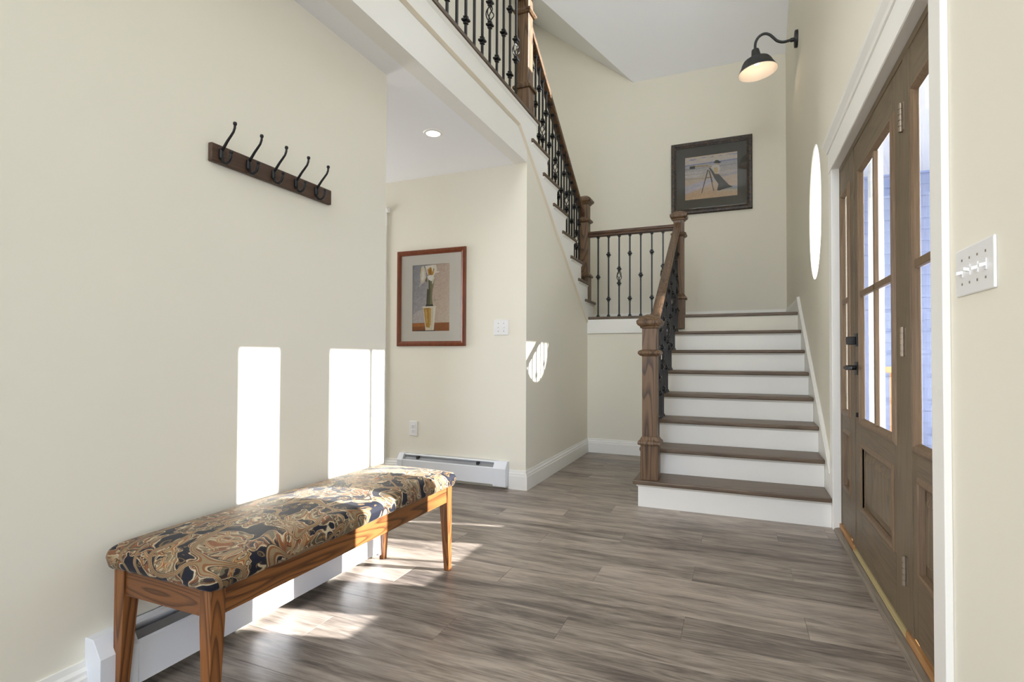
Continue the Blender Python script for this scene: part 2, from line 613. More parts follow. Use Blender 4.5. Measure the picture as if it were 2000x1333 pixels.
def thing(name, loc, label, cat=None, group=None, kind=None):
    o = bpy.data.objects.new(name, None)
    o.empty_display_size = 0.05
    COL.objects.link(o)
    o.location = loc
    ORG[o.name] = tuple(loc)
    return tag(o, label, cat, group, kind)


def bx(name, mat, parent, x0, x1, y0, y1, z0, z1, bevel=0.0):
    return B().box(x0, x1, y0, y1, z0, z1).build(name, mat, parent, bevel)


def struct(o, label):
    return tag(o, label, None, None, 'structure')


# ------------------------------------------------------------------ dimensions
XL, YL, H = -1.69, 2.293, 2.475           # left wall plane, its far end, lower ceiling
XS, YF = -1.467, 3.738                    # wall under the upper flight, hall wall with the flower print
XR, YB = 0.525, 6.938                     # entrance wall, back wall
R1, RUN, Y1 = 0.178, 0.268, 3.648         # lower flight
ZL = 8 * R1                               # landing
Z2 = 2.86                                 # upper floor
R2 = (Z2 - ZL) / 8
RUN2, YN1 = 0.2606, 5.767                 # upper flight: run and first nosing
YA = 5.515                                # wall below the landing
XE, YREAR = -5.0, -3.2                    # hall end, rear wall
XU = -2.63                                # wall beside the upper flight
YLN = Y1 + 7 * RUN - 0.03                 # landing nosing
DO0, DO1, DOZ = 1.864, 3.60, 2.11         # entrance opening
TOP = 6.0

# ------------------------------------------------------------------ room shell
fl = struct(bx('floor', 'subfloor', None, XE - .2, XR, YREAR - .2, YF + .02, -.10, -.0045), 'grey wood-look plank floor of the entrance hall')
B0 = B().box(XE - .2, XR, YREAR - .2, YF + .02, -.10, -.0045).box(XR, 4.6, YREAR - .2, .72, -.10, -.001).box(XS - .02, XR, YF + .02, YA + .02, -.10, -.0045)
fl.data = B0.mesh('floor', 'subfloor')
ROW0, RW, PL = 1.638, 0.1782, 1.22
JOINT = {-1: -1.434, 0: -.995, 1: -.603, 2: -.19, 3: .233, 4: -.598, 5: -.192, 6: .229, 7: -.59, 8: -.185, 9: -1.02}
row = -8
while ROW0 + row * RW < YA:
    y0, y1 = ROW0 + row * RW, min(ROW0 + (row + 1) * RW, YA + .015)
    j = JOINT.get(row, -1.2 + ((row * 0.41) % 1.22))
    xmin = XE if y0 < YF else XS
    if y0 < YL - .1:
        xmin = XL - .02
    a = j - PL * math.ceil((j - xmin) / PL)
    while a < XR:
        x0, x1 = max(a, xmin), min(a + PL, XR)
        if x1 - x0 > .01 and x1 > -3.3:
            g = .0003
            b = B()
            t = .0007
            vs = [(x0 + g, y0 + g, -.0044), (x1 - g, y0 + g, -.0044), (x1 - g, y1 - g, -.0044), (x0 + g, y1 - g, -.0044),
                  (x0 + g, y0 + g, -t), (x1 - g, y0 + g, -t), (x1 - g, y1 - g, -t), (x0 + g, y1 - g, -t),
                  (x0 + g + t, y0 + g + t, 0), (x1 - g - t, y0 + g + t, 0), (x1 - g - t, y1 - g - t, 0), (x0 + g + t, y1 - g - t, 0)]
            fs = [(0, 1, 5, 4), (1, 2, 6, 5), (2, 3, 7, 6), (3, 0, 4, 7), (4, 5, 9, 8), (5, 6, 10, 9), (6, 7, 11, 10), (7, 4, 8, 11), (8, 9, 10, 11)]
            b.add(vs, fs).build('plank', 'plank', fl)
        a += PL
    row += 1

struct(bx('wall_left', 'wall', None, XL - .12, XL, -.30, YL, 0, H), 'plain cream wall behind the bench')
struct(bx('wall_hall', 'wall', None, XE, XS - .10, YF, YF + .12, 0, H), 'cream hall wall carrying the flower print')
bE = B().box(XE - .1, XE, YL, 2.35, 0, H).box(XE - .1, XE, 3.65, 4, 0, H).box(XE - .1, XE, 2.35, 3.65, 0, .45).box(XE - .1, XE, 2.35, 3.65, 2.25, H)
struct(bE.build('wall_hall_end', 'wall'), 'cream end wall of the hall')
struct(bx('wall_hall_near', 'wall', None, XE, XL - .12, -.30, -.18, 0, H), 'cream wall between the side hall and the room behind')

# wall under the upper flight with its stepped top
steps = []
for k in range(1, 9):
    yn = YN1 - RUN2 * (k - 1) - .03
    steps.append((yn, ZL + (k - 1) * R2 - .03))
    steps.append((yn, ZL + k * R2 - .03))
poly = [(YF, 0), (YA + .1, 0), (YA + .1, ZL - .03)] + [p for p in steps] + [(YF, Z2 - .03)]
bw = B().prism(poly, 'X', XS - .10, XS)
struct(bw.build('wall_stairs', 'wall'), 'cream wall below the upper stair flight')
struct(bx('wall_balcony', 'trim', None, XS - .10, XS, YREAR, YF, H, Z2 - .031), 'cream fascia below the balcony railing')
struct(bx('wall_landing', 'wall', None, XS, XR, YA, YA + .12, 0, ZL - .03), 'cream wall below the stair landing')
struct(bx('ceiling_hall', 'ceil', None, XE, XS - .10, YREAR, YF, H, H + .08), 'white lower ceiling over the hall')
struct(bx('floor_upper', 'tread', None, XE, XS - .101, YREAR, YF + .2, Z2 - .08, Z2), 'upper hall floor behind the balcony')
struct(B().box(XU - .1, XU, YREAR, YF + .12, Z2, TOP).box(XU - .1, XU, YF + .12, YB, ZL - .3, TOP).build('wall_upstairs', 'wall'), 'cream wall beside the upper flight')
struct(bx('wall_back', 'wall', None, XU, XR, YB, YB + .1, 0, TOP), 'tall cream back wall of the stairwell')

# entrance wall with the door opening, the oval window and the high window
T = .10
OC, OA, OB_ = (4.46, 2.073), .325, .493


def wall_right():
    b = B()
    x0, x1 = XR, XR + T
    wy0, wy1, wz0, wz1 = 4.10, 4.93, 3.97, 4.60      # high window
    e_ = .013
    b.box(x0, x1, .60, DO0 - e_, 0, TOP).box(x0, x1, YREAR, .60, H, TOP)
    b.box(x0, x1, DO0 - e_, DO1 + e_, DOZ + e_, TOP)
    oy0, oy1, oz0, oz1 = 3.95, 4.98, 1.40, 2.75      # block holding the oval
    b.box(x0, x1, DO1 + e_, oy0, 0, TOP)
    b.box(x0, x1, oy0, YB, 0, oz0)
    b.box(x0, x1, oy1, YB, oz0, oz1)
    b.box(x0, x1, oy0, YB, oz1, wz0)
    b.box(x0, x1, oy0, wy0, wz0, wz1)
    b.box(x0, x1, wy1, YB, wz0, wz1)
    b.box(x0, x1, oy0, YB, wz1, TOP)
    n = 64
    cy, cz = OC
    ring, out = [], []
    for i in range(n):
        a = 2 * pi * i / n
        c, s_ = cos(a), sin(a)
        ring.append((cy + OA * c, cz + OB_ * s_))
        # hit of the ray with the block border
        t = min((oy1 - cy) / c if c > 1e-9 else 1e9, (oy0 - cy) / c if c < -1e-9 else 1e9,
                (oz1 - cz) / s_ if s_ > 1e-9 else 1e9, (oz0 - cz) / s_ if s_ < -1e-9 else 1e9)
        out.append((cy + t * c, cz + t * s_))
    for (yy, zz) in ((oy0, oz0), (oy0, oz1), (oy1, oz0), (oy1, oz1)):
        i = min(range(n), key=lambda q: (out[q][0] - yy) ** 2 + (out[q][1] - zz) ** 2)
        out[i] = (yy, zz)
    vs = []
    for x in (x0, x1):
        vs += [(x, y, z) for y, z in ring] + [(x, y, z) for y, z in out]
    fs = []
    for i in range(n):
        j = (i + 1) % n
        fs.append((i, j, n + j, n + i))
        fs.append((2 * n + i, 3 * n + i, 3 * n + j, 2 * n + j))
        fs.append((i, 2 * n + i, 2 * n + j, j))
    b.add(vs, fs)
    return b


struct(wall_right().build('wall_right', 'wall', fix=False), 'tall cream entrance wall with the front door')

# unseen rear wall; windows and openings to both sides invented to admit fill
rw0, rw1 = -1.35, .35
rb = B()
ya_, yb_ = YREAR - .12, YREAR
rb.box(XE - .1, -4.7, ya_, yb_, 0, H).box(-2.1, rw0, ya_, yb_, 0, TOP).box(rw1, 1.1, ya_, yb_, 0, TOP).box(4.1, 4.6, ya_, yb_, 0, H)
rb.box(rw0, rw1, ya_, yb_, 0, .30).box(rw0, rw1, ya_, yb_, 3.2, 3.6).box(rw0, rw1, ya_, yb_, 5.5, TOP)
for a0_, a1_ in ((-4.7, -2.1), (1.1, 4.1)):
    rb.box(a0_, a1_, ya_, yb_, 0, .45).box(a0_, a1_, ya_, yb_, 2.25, H)
rb.box(XE, -2.1, ya_, yb_, H, TOP)
struct(rb.build('wall_rear', 'wall'), 'cream wall behind the viewer with a row of invented windows')
struct(B().box(4.5, 4.6, YREAR, .72, 0, H).box(XR + T, 4.6, .60, .72, 0, H).build('wall_east', 'wall'), 'cream walls of the side room right of the viewer')
struct(B().box(XE - .1, XE, YREAR, YL, 0, H).build('wall_west', 'wall'), 'cream end wall of the room left of the viewer')
struct(bx('ceiling_east', 'ceil', None, XR, 4.6, YREAR, .72, H, H + .08), 'white ceiling of the side room right of the viewer')


def window_unit(name, label, plane, a0, a1, z0, z1, axis, cols, rows, mat='trim', w=.05, glass='glass'):
    """framed window in a wall; axis 'X' = wall faces along X at plane, a = Y range; axis 'Y' = faces along Y, a = X range"""
    mid = (a0 + a1) / 2
    t = thing(name, (plane, mid, z0) if axis == 'X' else (mid, plane, z0), label, None, None, 'structure')

    def bar(nm, p0, p1, q0, q1, d=.035):
        if axis == 'X':
            bx(nm, mat, t, plane - d, plane + d, p0, p1, q0, q1, .003)
        else:
            bx(nm, mat, t, p0, p1, plane - d, plane + d, q0, q1, .003)
    bar('frame_stile', a0, a0 + w, z0, z1)
    bar('frame_stile', a1 - w, a1, z0, z1)
    bar('frame_rail', a0 + w, a1 - w, z0, z0 + w)
    bar('frame_rail', a0 + w, a1 - w, z1 - w, z1)
    for c in range(1, cols):
        p = a0 + (a1 - a0) * c / cols
        bar('muntin', p - .012, p + .012, z0 + w, z1 - w, .012)
    for r in range(1, rows):
        q = z0 + (z1 - z0) * r / rows
        bar('muntin', a0 + w, a1 - w, q - .012, q + .012, .012)
    if axis == 'X':
        bx('pane', glass, t, plane - .002, plane + .002, a0 + w, a1 - w, z0 + w, z1 - w)
    else:
        bx('pane', glass, t, a0 + w, a1 - w, plane - .002, plane + .002, z0 + w, z1 - w)
    return t


window_unit('window_1', 'high window above the entrance catching the sun', XR + .06, 4.10, 4.93, 3.97, 4.60, 'X', 1, 1, w=.03)
window_unit('window_2', 'unseen tall lower window added behind the viewer for fill light', YREAR - .06, rw0, rw1, .30, 3.2, 'Y', 2, 3)  # from here down: invented windows that frame the fill lamps
window_unit('window_3', 'unseen upper window added behind the viewer for fill light', YREAR - .06, rw0, rw1, 3.6, 5.5, 'Y', 2, 2)
window_unit('window_8', 'unseen wide window added left behind the viewer for fill light', YREAR - .06, -4.7, -2.1, .45, 2.25, 'Y', 3, 1)
window_unit('window_9', 'unseen wide window added right behind the viewer for fill light', YREAR - .06, 1.1, 4.1, .45, 2.25, 'Y', 3, 1)
window_unit('window_4', 'unseen window added at the end of the hall for fill light', XE - .05, 2.35, 3.65, .45, 2.25, 'X', 2, 2)

# sloping stairwell ceiling: back plane, left plane meeting in a valley, flat centre
ZBK, XV, SL = 4.574, -1.24, 0.8
yt = YB - (TOP - ZBK) / SL
dv = XV - XU
cv = [(XR, YB, ZBK), (XV, YB, ZBK), (XU, YB - dv, ZBK + SL * dv), (XU, yt, TOP), (XR, yt, TOP), (XU, YB, ZBK + SL * dv),
      (XR, YREAR, TOP), (XU, YREAR, TOP)]
cb = B().add(cv, [(0, 1, 2, 3, 4), (1, 5, 2), (4, 3, 7, 6)])
co = struct(cb.build('ceiling', 'ceil', fix=False), 'white sloping ceiling high over the stairwell')
md = co.modifiers.new('thickness', 'SOLIDIFY')
md.thickness = .08
md.offset = 1

# baseboards
def baseboard(name, label, segs):
    """segs: list of (kind, plane, a0, a1, z, side)"""
    b = B()
    for axis, plane, a0, a1, z, sgn in segs:
        prof = [(0, 0), (.016, 0), (.016, .10), (.013, .108), (.013, .118), (.008, .128), (.006, .145), (0, .145)]
        if axis == 'X':
            b.prism([(plane + sgn * u, z + w) for u, w in prof], 'Y', a0, a1)
        else:
            b.prism([(plane + sgn * u, z + w) for u, w in prof], 'X', a0, a1)
    return struct(b.build(name, 'trim'), label)


baseboard('baseboard_left', 'white baseboard on the wall behind the bench', [('X', XL, -.30, .925, 0, 1)])
baseboard('baseboard_hall', 'white baseboard beside the hall heater', [('Y', YF, -1.60, XS, 0, -1), ('Y', YF, -2.74, -2.575, 0, -1)])
baseboard('baseboard_stairs', 'white baseboard along the wall below the upper stairs', [('X', XS, YF - .016, YA, 0, 1)])
baseboard('baseboard_landing', 'white baseboard on the wall below the landing', [('Y', YA, XS, -.62, 0, -1)])
baseboard('baseboard_back', 'white baseboard around the stair landing', [('Y', YB, XU, XR, ZL, -1), ('X', XR, YLN + .05, YB, ZL, -1)])

# ------------------------------------------------------------------ entrance door, sidelights and casing
CF = XR - .018                            # casing front
WF = .548                                 # wooden unit front
tb = thing('trim_1', (XR, (DO0 + DO1) / 2, 0), 'white casing with crowned head around the front door', None, None, 'structure')
bx('side_casing', 'trim', tb, CF, XR, DO0 - .095, DO0, 0, DOZ, .002)
bx('side_casing', 'trim', tb, CF, XR, DO1, DO1 + .095, 0, DOZ, .002)
bx('jamb', 'trim', tb, CF + .002, WF, DO0 - .012, DO0 + .001, 0, DOZ)
bx('jamb', 'trim', tb, CF + .002, WF, DO1 - .001, DO1 + .012, 0, DOZ)
bx('jamb', 'trim', tb, CF + .002, WF, DO0 - .012, DO1 + .012, DOZ - .001, DOZ + .012)
bx('head_casing', 'trim', tb, CF - .002, XR, DO0 - .10, DO1 + .10, DOZ + .001, DOZ + .125, .002)
bx('head_bead', 'trim', tb, CF - .010, XR, DO0 - .108, DO1 + .108, DOZ + .125, DOZ + .138, .003)
pr_ = [(XR, DOZ + .138), (CF - .004, DOZ + .138), (CF - .010, DOZ + .150), (CF - .028, DOZ + .168), (CF - .032, DOZ + .180), (XR, DOZ + .180)]
B().prism(pr_, 'Y', DO0 - .125, DO1 + .125).build('head_crown', 'trim', tb)

# wooden frame members of the whole unit
SH0, SH1 = 2.30, 3.185                    # slab hinge and latch edges
du = thing('trim_2', (WF, 2.742, 0), 'brown stained frame of the entrance unit', None, None, 'structure')
for nm, a0, a1 in (('frame_jamb', DO0, DO0 + .03), ('frame_jamb', DO1 - .03, DO1), ('mullion_post', SH0 - .075, SH0 - .003), ('mullion_post', SH1 + .003, SH1 + .075)):
    bx(nm, 'doorv', du, WF, WF + .028, a0, a1, .03, DOZ - .03, .003)
bx('frame_head', 'doorh', du, WF, WF + .075, DO0, DO1, DOZ - .03, DOZ, .003)


def moulding(b, x, y0, y1, z0, z1, w, proud, back):
    """mitred picture-frame moulding on a wall facing -X: outer rectangle, ring width w, raised by proud then falling to back"""
    o = [(y0, z0), (y1, z0), (y1, z1), (y0, z1)]
    lv = [(0, 0), (.18, proud * .55), (.40, proud), (.62, proud), (.80, proud * .35), (1, -back)]
    vs = []
    for t, d in lv:
        e = w * t
        vs += [(x - d, y0 + e, z0 + e), (x - d, y1 - e, z0 + e), (x - d, y1 - e, z1 - e), (x - d, y0 + e, z1 - e)]
    fs = []
    for k in range(len(lv) - 1):
        for i in range(4):
            j = (i + 1) % 4
            fs.append((k * 4 + i, k * 4 + j, k * 4 + 4 + j, k * 4 + 4 + i))
    b.add(vs, fs)


def raised_panel(b, x, y0, y1, z0, z1, e=.05, d=.012):
    vs = []
    for t, dx in ((0, d), (.012, d), (e, 0), (e + .004, -.002), (e + .006, .0)):
        vs += [(x + dx, y0 + t, z0 + t), (x + dx, y1 - t, z0 + t), (x + dx, y1 - t, z1 - t), (x + dx, y0 + t, z1 - t)]
    fs = []
    for k in range(4):
        for i in range(4):
            j = (i + 1) % 4
            fs.append((k * 4 + i, k * 4 + j, k * 4 + 4 + j, k * 4 + 4 + i))
    fs.append((16, 17, 18, 19))
    b.add(vs, fs)


def leaf(t, y0, y1, gy0, gy1, gz0, gz1, py0, py1, pz0, pz1, x, cols, zb, zt, mun_z):
    """a panel door leaf: stiles, rails, glazed upper part with muntins, raised lower panel"""
    xb = x + .016
    bx('stile', 'doorv', t, x, xb, y0, gy0 - .012, zb, zt, .002)
    bx('stile', 'doorv', t, x, xb, gy1 + .012, y1, zb, zt, .002)
    yi0, yi1 = gy0 - .012, gy1 + .012
    bx('top_rail', 'doorh', t, x, xb, yi0, yi1, gz1 + .012, zt)
    bx('lock_rail', 'doorh', t, x, xb, yi0, yi1, pz1, gz0 - .012)
    bx('bottom_rail', 'doorh', t, x, xb, yi0, yi1, zb, pz0)
    if py0 - yi0 > .004:
        bx('panel_stile', 'doorv', t, x + .0005, xb, yi0, py0, pz0, pz1)
        bx('panel_stile', 'doorv', t, x + .0005, xb, py1, yi1, pz0, pz1)
    b = B()
    raised_panel(b, x + .004, py0 + .018, py1 - .018, pz0 + .018, pz1 - .018, .045)
    b.box(x + .0165, x + .022, py0 - .01, py1 + .01, pz0 - .01, pz1 + .01)
    b.build('raised_panel', 'doorp', t)
    b = B()
    moulding(b, x, py0 - .010, py1 + .010, pz0 - .010, pz1 + .010, .030, .006, .014)
    b.build('panel_moulding', 'doorm', t)
    b = B()
    moulding(b, x, gy0 - .038, gy1 + .038, gz0 - .038, gz1 + .038, .040, .011, .008)
    b.build('glazing_moulding', 'doorm', t)
    # panes and muntins
    xs_ = [gy0 + (gy1 - gy0) * i / cols for i in range(cols + 1)]
    for i in range(1, cols):
        bx('muntin', 'doorm', t, x - .006, x + .012, xs_[i] - .011, xs_[i] + .011, gz0, gz1, .003)
    bx('muntin', 'doorm', t, x - .006, x + .012, gy0, gy1, mun_z - .014, mun_z + .014, .003)
    for i in range(cols):
        for q0, q1 in ((gz0, mun_z), (mun_z, gz1)):
            bx('pane', 'glass', t, x + .010, x + .014, xs_[i], xs_[i + 1], q0, q1)


SX = .551
door = thing('door_1', (SX, (SH0 + SH1) / 2, 0), 'brown panelled front door with four glass panes', None, None, 'structure')
leaf(door, SH0, SH1, 2.455, 3.03, .708, 1.904, 2.475, 3.06, .262, .580, SX, 2, .035, DOZ - .032, 1.312)
for hz in (1.867, 1.06, .247):
    b = B()
    prof = []
    for q in range(5):
        prof += [(.0078, q * .021), (.0078, q * .021 + .0182), (.0055, q * .021 + .0184), (.0055, q * .021 + .0208)]
    b.lathe(prof, (SX - .009, SH0 - .002, hz - .052), n=12)
    b.box(SX - .003, SX - .0005, SH0 + .002, SH0 + .012, hz - .05, hz + .05)
    b.box(SX - .005, SX - .0032, SH0 - .022, SH0 - .003, hz - .05, hz + .05)
    b.build('hinge', 'nickel', door)
bk = bx('deadbolt_plate', 'black', door, SX - .010, SX, 3.090, 3.152, 1.060, 1.124, .003)
bx('thumb_turn', 'black', bk, SX - .050, SX - .010, 3.112, 3.130, 1.068, 1.108, .003)
lk = bx('lever_plate', 'black', door, SX - .010, SX, 3.090, 3.152, .918, .982, .003)
b = B().lathe([(.012, 0), (.012, .045)], (SX - .055, 3.121, .953), 'X', 12)
b.box(SX - .062, SX - .046, 3.0, 3.13, .945, .961)
b.build('lever', 'black', lk, .003)
bx('latch_stop', 'black', door, SX - .012, SX, 3.105, 3.125, .708, .730, .002)
bx('door_sweep', 'brass', door, SX - .006, SX + .02, SH0, SH1, .022, .036)

w5 = thing('window_5', (.556, 3.41, 0), 'brown sidelight beside the stairs with narrow glass', None, None, 'structure')
leaf(w5, SH1 + .075, DO1 - .03, 3.335, 3.505, .715, 1.904, 3.315, 3.515, .272, .595, .551, 1, .05, DOZ - .03, 1.318)
w6 = thing('window_6', (.556, 2.075, 0), 'brown sidelight near the light switches with narrow glass', None, None, 'structure')
leaf(w6, DO0 + .03, SH0 - .075, 1.980, 2.165, .715, 1.904, 1.965, 2.165, .272, .595, .551, 1, .05, DOZ - .03, 1.318)

ts = thing('trim_3', (.52, 2.742, 0), 'grey reducer strip and raw sill along the front door', None, None, 'structure')
B().prism([(.509, 0), (.511, .008), (.518, .015), (.534, .019), (.538, .019), (.538, 0)], 'Y', DO0, DO1 - .001).build('reducer_strip', 'strip', ts)
bx('sill', 'sill', ts, .539, .62, DO0, SH0 - .02, 0, .045, .003)
bx('sill', 'sill', ts, .539, .62, SH1 + .02, DO1, 0, .045, .003)
bx('threshold_plate', 'brass', ts, .539, .66, SH0 - .02, SH1 + .02, 0, .021, .002)

# oval window
ow = thing('window_7', (XR, OC[0], OC[1] - OB_), 'upright oval window beside the stairs glowing with daylight', None, None, 'structure')
n = 64
ring = [(OC[0] + (OA - .001) * cos(2 * pi * i / n), OC[1] + (OB_ - .001) * sin(2 * pi * i / n)) for i in range(n)]
B().prism(ring, 'X', XR + .006, XR + .010).build('pane', 'frost', ow)

# ------------------------------------------------------------------ lower flight, landing and upper flight
SX0, SX1 = -.62, XR - .018                # riser ends
lf = thing('stair_flight', (-.06, 4.6, 0), 'lower stair flight with brown treads and white risers beside the front door', 'staircase')
for k in range(8):
    ry = Y1 + k * RUN
    bx('riser', 'trim', lf, SX0, SX1 - .001, ry, ry + .02, k * R1 + (0 if k == 0 else .0005), (k + 1) * R1 - .028)
    B().prism([(ry, (k + 1) * R1 - .028), (ry - .014, (k + 1) * R1 - .028), (ry - .011, (k + 1) * R1 - .034), (ry, (k + 1) * R1 - .044)], 'X', SX0 - .01, SX1 - .001).build('cove', 'trim', lf)
    if k < 7:
        x0 = SX0 - .032
        y0, y1 = ry - .03, ry + RUN + (.0 if k else .02)
        bx('tread', 'tread', lf, x0, SX1 - .0005, y0, y1, (k + 1) * R1 - .028, (k + 1) * R1, .007)
prof = [(Y1, 0)]
for k in range(8):
    prof += [(Y1 + k * RUN + .004, k * R1), (Y1 + k * RUN + .004, (k + 1) * R1 - .03)]
prof += [(YA, ZL - .03), (YA, 0)]
B().prism(prof, 'X', SX0 + .002, SX0 + .03).build('stringer', 'trim', lf)
# wall skirt board on the entrance wall
sk = [(Y1 - .05, 0), (Y1 - .05, .16)]
slope = R1 / RUN
zsk = lambda y: R1 + (y - (Y1 - .03)) * slope + .105
ytop = YLN + .055
sk = [(DO1 + .096, 0), (DO1 + .096, zsk(DO1 + .096)), (ytop, zsk(ytop)), (ytop, ZL - .2), (YA, 0)]
B().prism(sk, 'X', SX1, XR - .0005).build('skirt_board', 'trim', lf, .002)
ys0 = DO1 + .096
B().prism([(ys0, zsk(ys0)), (ys0, zsk(ys0) - .028), (ytop, zsk(ytop) - .028), (ytop, zsk(ytop))], 'X', SX1 - .008, SX1).build('skirt_moulding', 'trim', lf, .003)

ld = thing('stair_landing', (-.9, 6.2, ZL), 'stair landing with brown nosing between the two flights', 'landing')
bx('landing_boards', 'tread', ld, XU, XR - .017, YLN, YB - .017, ZL - .028, ZL, .006)
bx('fascia', 'trim', ld, XS + .001, SX0 - .002, YA - .022, YA - .001, ZL - .175, ZL - .029, .002)

uf = thing('stair_flight', (-1.95, 4.8, ZL), 'upper stair flight with white stepped skirt rising over the hall', 'staircase')
XO = XS + .03
for k in range(1, 9):
    yn = YN1 - RUN2 * (k - 1)
    z = ZL + k * R2
    bx('riser', 'trim', uf, XU + .001, XS - .101, yn - .05, yn - .03, z - R2 + .0005, z - .029)
    if k < 8:
        bx('tread', 'tread', uf, XU + .001, XS - .0005, yn - RUN2 - .045, yn, z - .028, z, .005)
        bx('return_nosing', 'treadY', uf, XS, XO, yn - .405, yn, z - .028, z, .006)
        B().prism([(XS + .0125, z - .029), (XS + .024, z - .029), (XS + .020, z - .036), (XS + .0125, z - .050)], 'Y', yn - .392, yn - .02).build('cove', 'trim', uf)
# white skirt with stepped top and straight bead below
def zb(y):
    return 2.705 if y < 3.574 else 2.705 - (y - 3.574) * (2.705 - 1.384) / (5.48 - 3.574)
pts = [(YREAR, 2.705), (3.574, 2.705), (5.48, 1.384), (YA - .03, 1.384 - .03), (YA - .03, ZL - .03)]
top = []
for k in range(1, 9):
    yn = YN1 - RUN2 * (k - 1) - .03
    top += [(min(yn, YA + .19), ZL + (k - 1) * R2 - .029), (min(yn, YA + .19), ZL + k * R2 - .029)]
pts = [(YREAR, 2.705), (3.574, 2.705), (5.48, 1.384), (YLN - .02, ZL - .029)] + top + [(YREAR, Z2 - .029)]
B().prism(pts, 'X', XS + .0005, XS + .012).build('skirt_board', 'trim', uf)
d = .024
ang = math.atan2(2.705 - 1.384, 5.48 - 3.574)
bead = [(YREAR, 2.705), (3.574, 2.705), (5.48, 1.384)]
low = [(YREAR, 2.705 - d), (3.574 - d * math.tan(ang / 2), 2.705 - d), (5.48 - d * sin(ang) * .0, 1.384 - d / cos(ang))]
vs = []
for (y, z), (yl, zl) in zip(bead, low):
    vs += [(XS + .012, y, z), (XS + .015, y * .7 + yl * .3, z * .7 + zl * .3), (XS + .001, yl, zl), (XS + .0005, y, z)]
fs = []
for i in range(2):
    for j in range(4):
        q = (j + 1) % 4
        fs.append((i * 4 + j, i * 4 + q, i * 4 + 4 + q, i * 4 + 4 + j))
B().add(vs, fs).build('skirt_bead', 'bead', uf)

# ------------------------------------------------------------------ railings
def sq(z0, z1, hw):
    return B().lathe([(hw, z0), (hw, z1)], (0, 0, 0), sq=True)


BAR = .0086
ME = {}


def knuckle_mesh():
    pr_k = [(.007, -.026), (.0125, -.024), (.0125, -.017), (.0095, -.014), (.015, -.010), (.021, -.005), (.021, .005), (.015, .010), (.0095, .014), (.0125, .017), (.0125, .024), (.007, .026)]
    b = B().lathe(pr_k, (0, 0, 0), sq=True)
    return b.mesh('knuckle', 'iron')


def basket_mesh():
    b = B()
    hh = .052
    for q in range(4):
        pts_ = []
        for i in range(13):
            t = -1 + 2 * i / 12
            r = .004 + .023 * cos(t * pi / 2) ** 0.9
            a = pi / 4 + q * pi / 2 + t * 1.15
            pts_.append((r * cos(a), r * sin(a), t * hh))
        b.tube(pts_, .0040, 6)
    return b.mesh('basket', 'iron', smooth=True)


def shoe_mesh():
    return B().lathe([(.0155, 0), (.0155, .006), (.0125, .016), (BAR + .001, .022)], (0, 0, 0), sq=True).mesh('shoe', 'iron')


ME['knuckle'], ME['basket'], ME['shoe'] = knuckle_mesh(), basket_mesh(), shoe_mesh()
BARS = {}


def put(name, me, parent, loc, flip=False):
    o = bpy.data.objects.new(name, me)
    COL.objects.link(o)
    o.parent = parent
    o.location = loc
    if flip:
        o.rotation_euler = (pi, 0, 0)
    return o


PATTERN = ('double', 'basket', 'double', 'single')


def baluster(root, x, y, z0, z1, kind):
    L = round(z1 - z0, 4)
    if kind == 'basket':
        key = (L, 'basket')
    else:
        key = (L, 'bar')
    if key not in BARS:
        b = B()
        if kind == 'basket':
            c = L * .495
            b.lathe([(BAR * .82, 0), (BAR * .82, c - .05)], (0, 0, 0), sq=True)
            b.lathe([(BAR * .82, c + .05), (BAR * .82, L)], (0, 0, 0), sq=True)
        else:
            b.lathe([(BAR * .82, 0), (BAR * .82, L)], (0, 0, 0), sq=True)
        BARS[key] = b.mesh('baluster', 'iron')
    o = bpy.data.objects.new('baluster', BARS[key])
    COL.objects.link(o)
    o.parent = root
    org = ORG[root.name]
    o.location = (x - org[0], y - org[1], z0 - org[2])
    put('shoe', ME['shoe'], o, (0, 0, 0))
    put('shoe', ME['shoe'], o, (0, 0, L), True)
    if kind == 'single':
        put('knuckle', ME['knuckle'], o, (0, 0, L * .495))
    elif kind == 'double':
        put('knuckle', ME['knuckle'], o, (0, 0, L * .217))
        put('knuckle', ME['knuckle'], o, (0, 0, L * .765))
    else:
        c = L * .495
        put('knuckle', ME['knuckle'], o, (0, 0, c - .076))
        put('knuckle', ME['knuckle'], o, (0, 0, c + .076))
        put('basket', ME['basket'], o, (0, 0, c))
    return o


def newel(root, x, y, z0, zbase, zring, ztop, hb=.058, hs=.0485):
    org = ORG[root.name]
    c = (x, y, 0)
    b = B().lathe([(hs, zbase + .03), (hs, ztop - .07)], c, sq=True)
    p = b.build('newel_post', 'newel', root, .004)
    B().lathe([(hb, z0), (hb, zbase)], c, sq=True).build('base_block', 'newel', p, .004)
    B().lathe([(hb + .014, zbase - .022), (hb + .017, zbase - .012), (hb + .015, zbase), (hb + .004, zbase + .012), (hs + .004, zbase + .030), (hs + .001, zbase + .034)], c, sq=True).build('base_moulding', 'newel', p, .003)
    B().lathe([(hs + .001, zring - .022), (hs + .012, zring - .018), (hs + .024, zring - .006), (hs + .026, zring + .004), (hs + .018, zring + .015), (hs + .001, zring + .022)], c, sq=True).build('ring_moulding', 'newel', p, .002)
    B().lathe([(hs, ztop - .098), (hs + .010, ztop - .094), (hs + .012, ztop - .084), (hs + .026, ztop - .074), (hs + .028, ztop - .070), (hs + .032, ztop - .064), (hs + .034, ztop - .048), (hs + .026, ztop - .038), (hs + .012, ztop - .026), (hs - .012, ztop - .008), (hs - .030, ztop)], c, sq=True).build('cap', 'newel', p, .002)
    return p


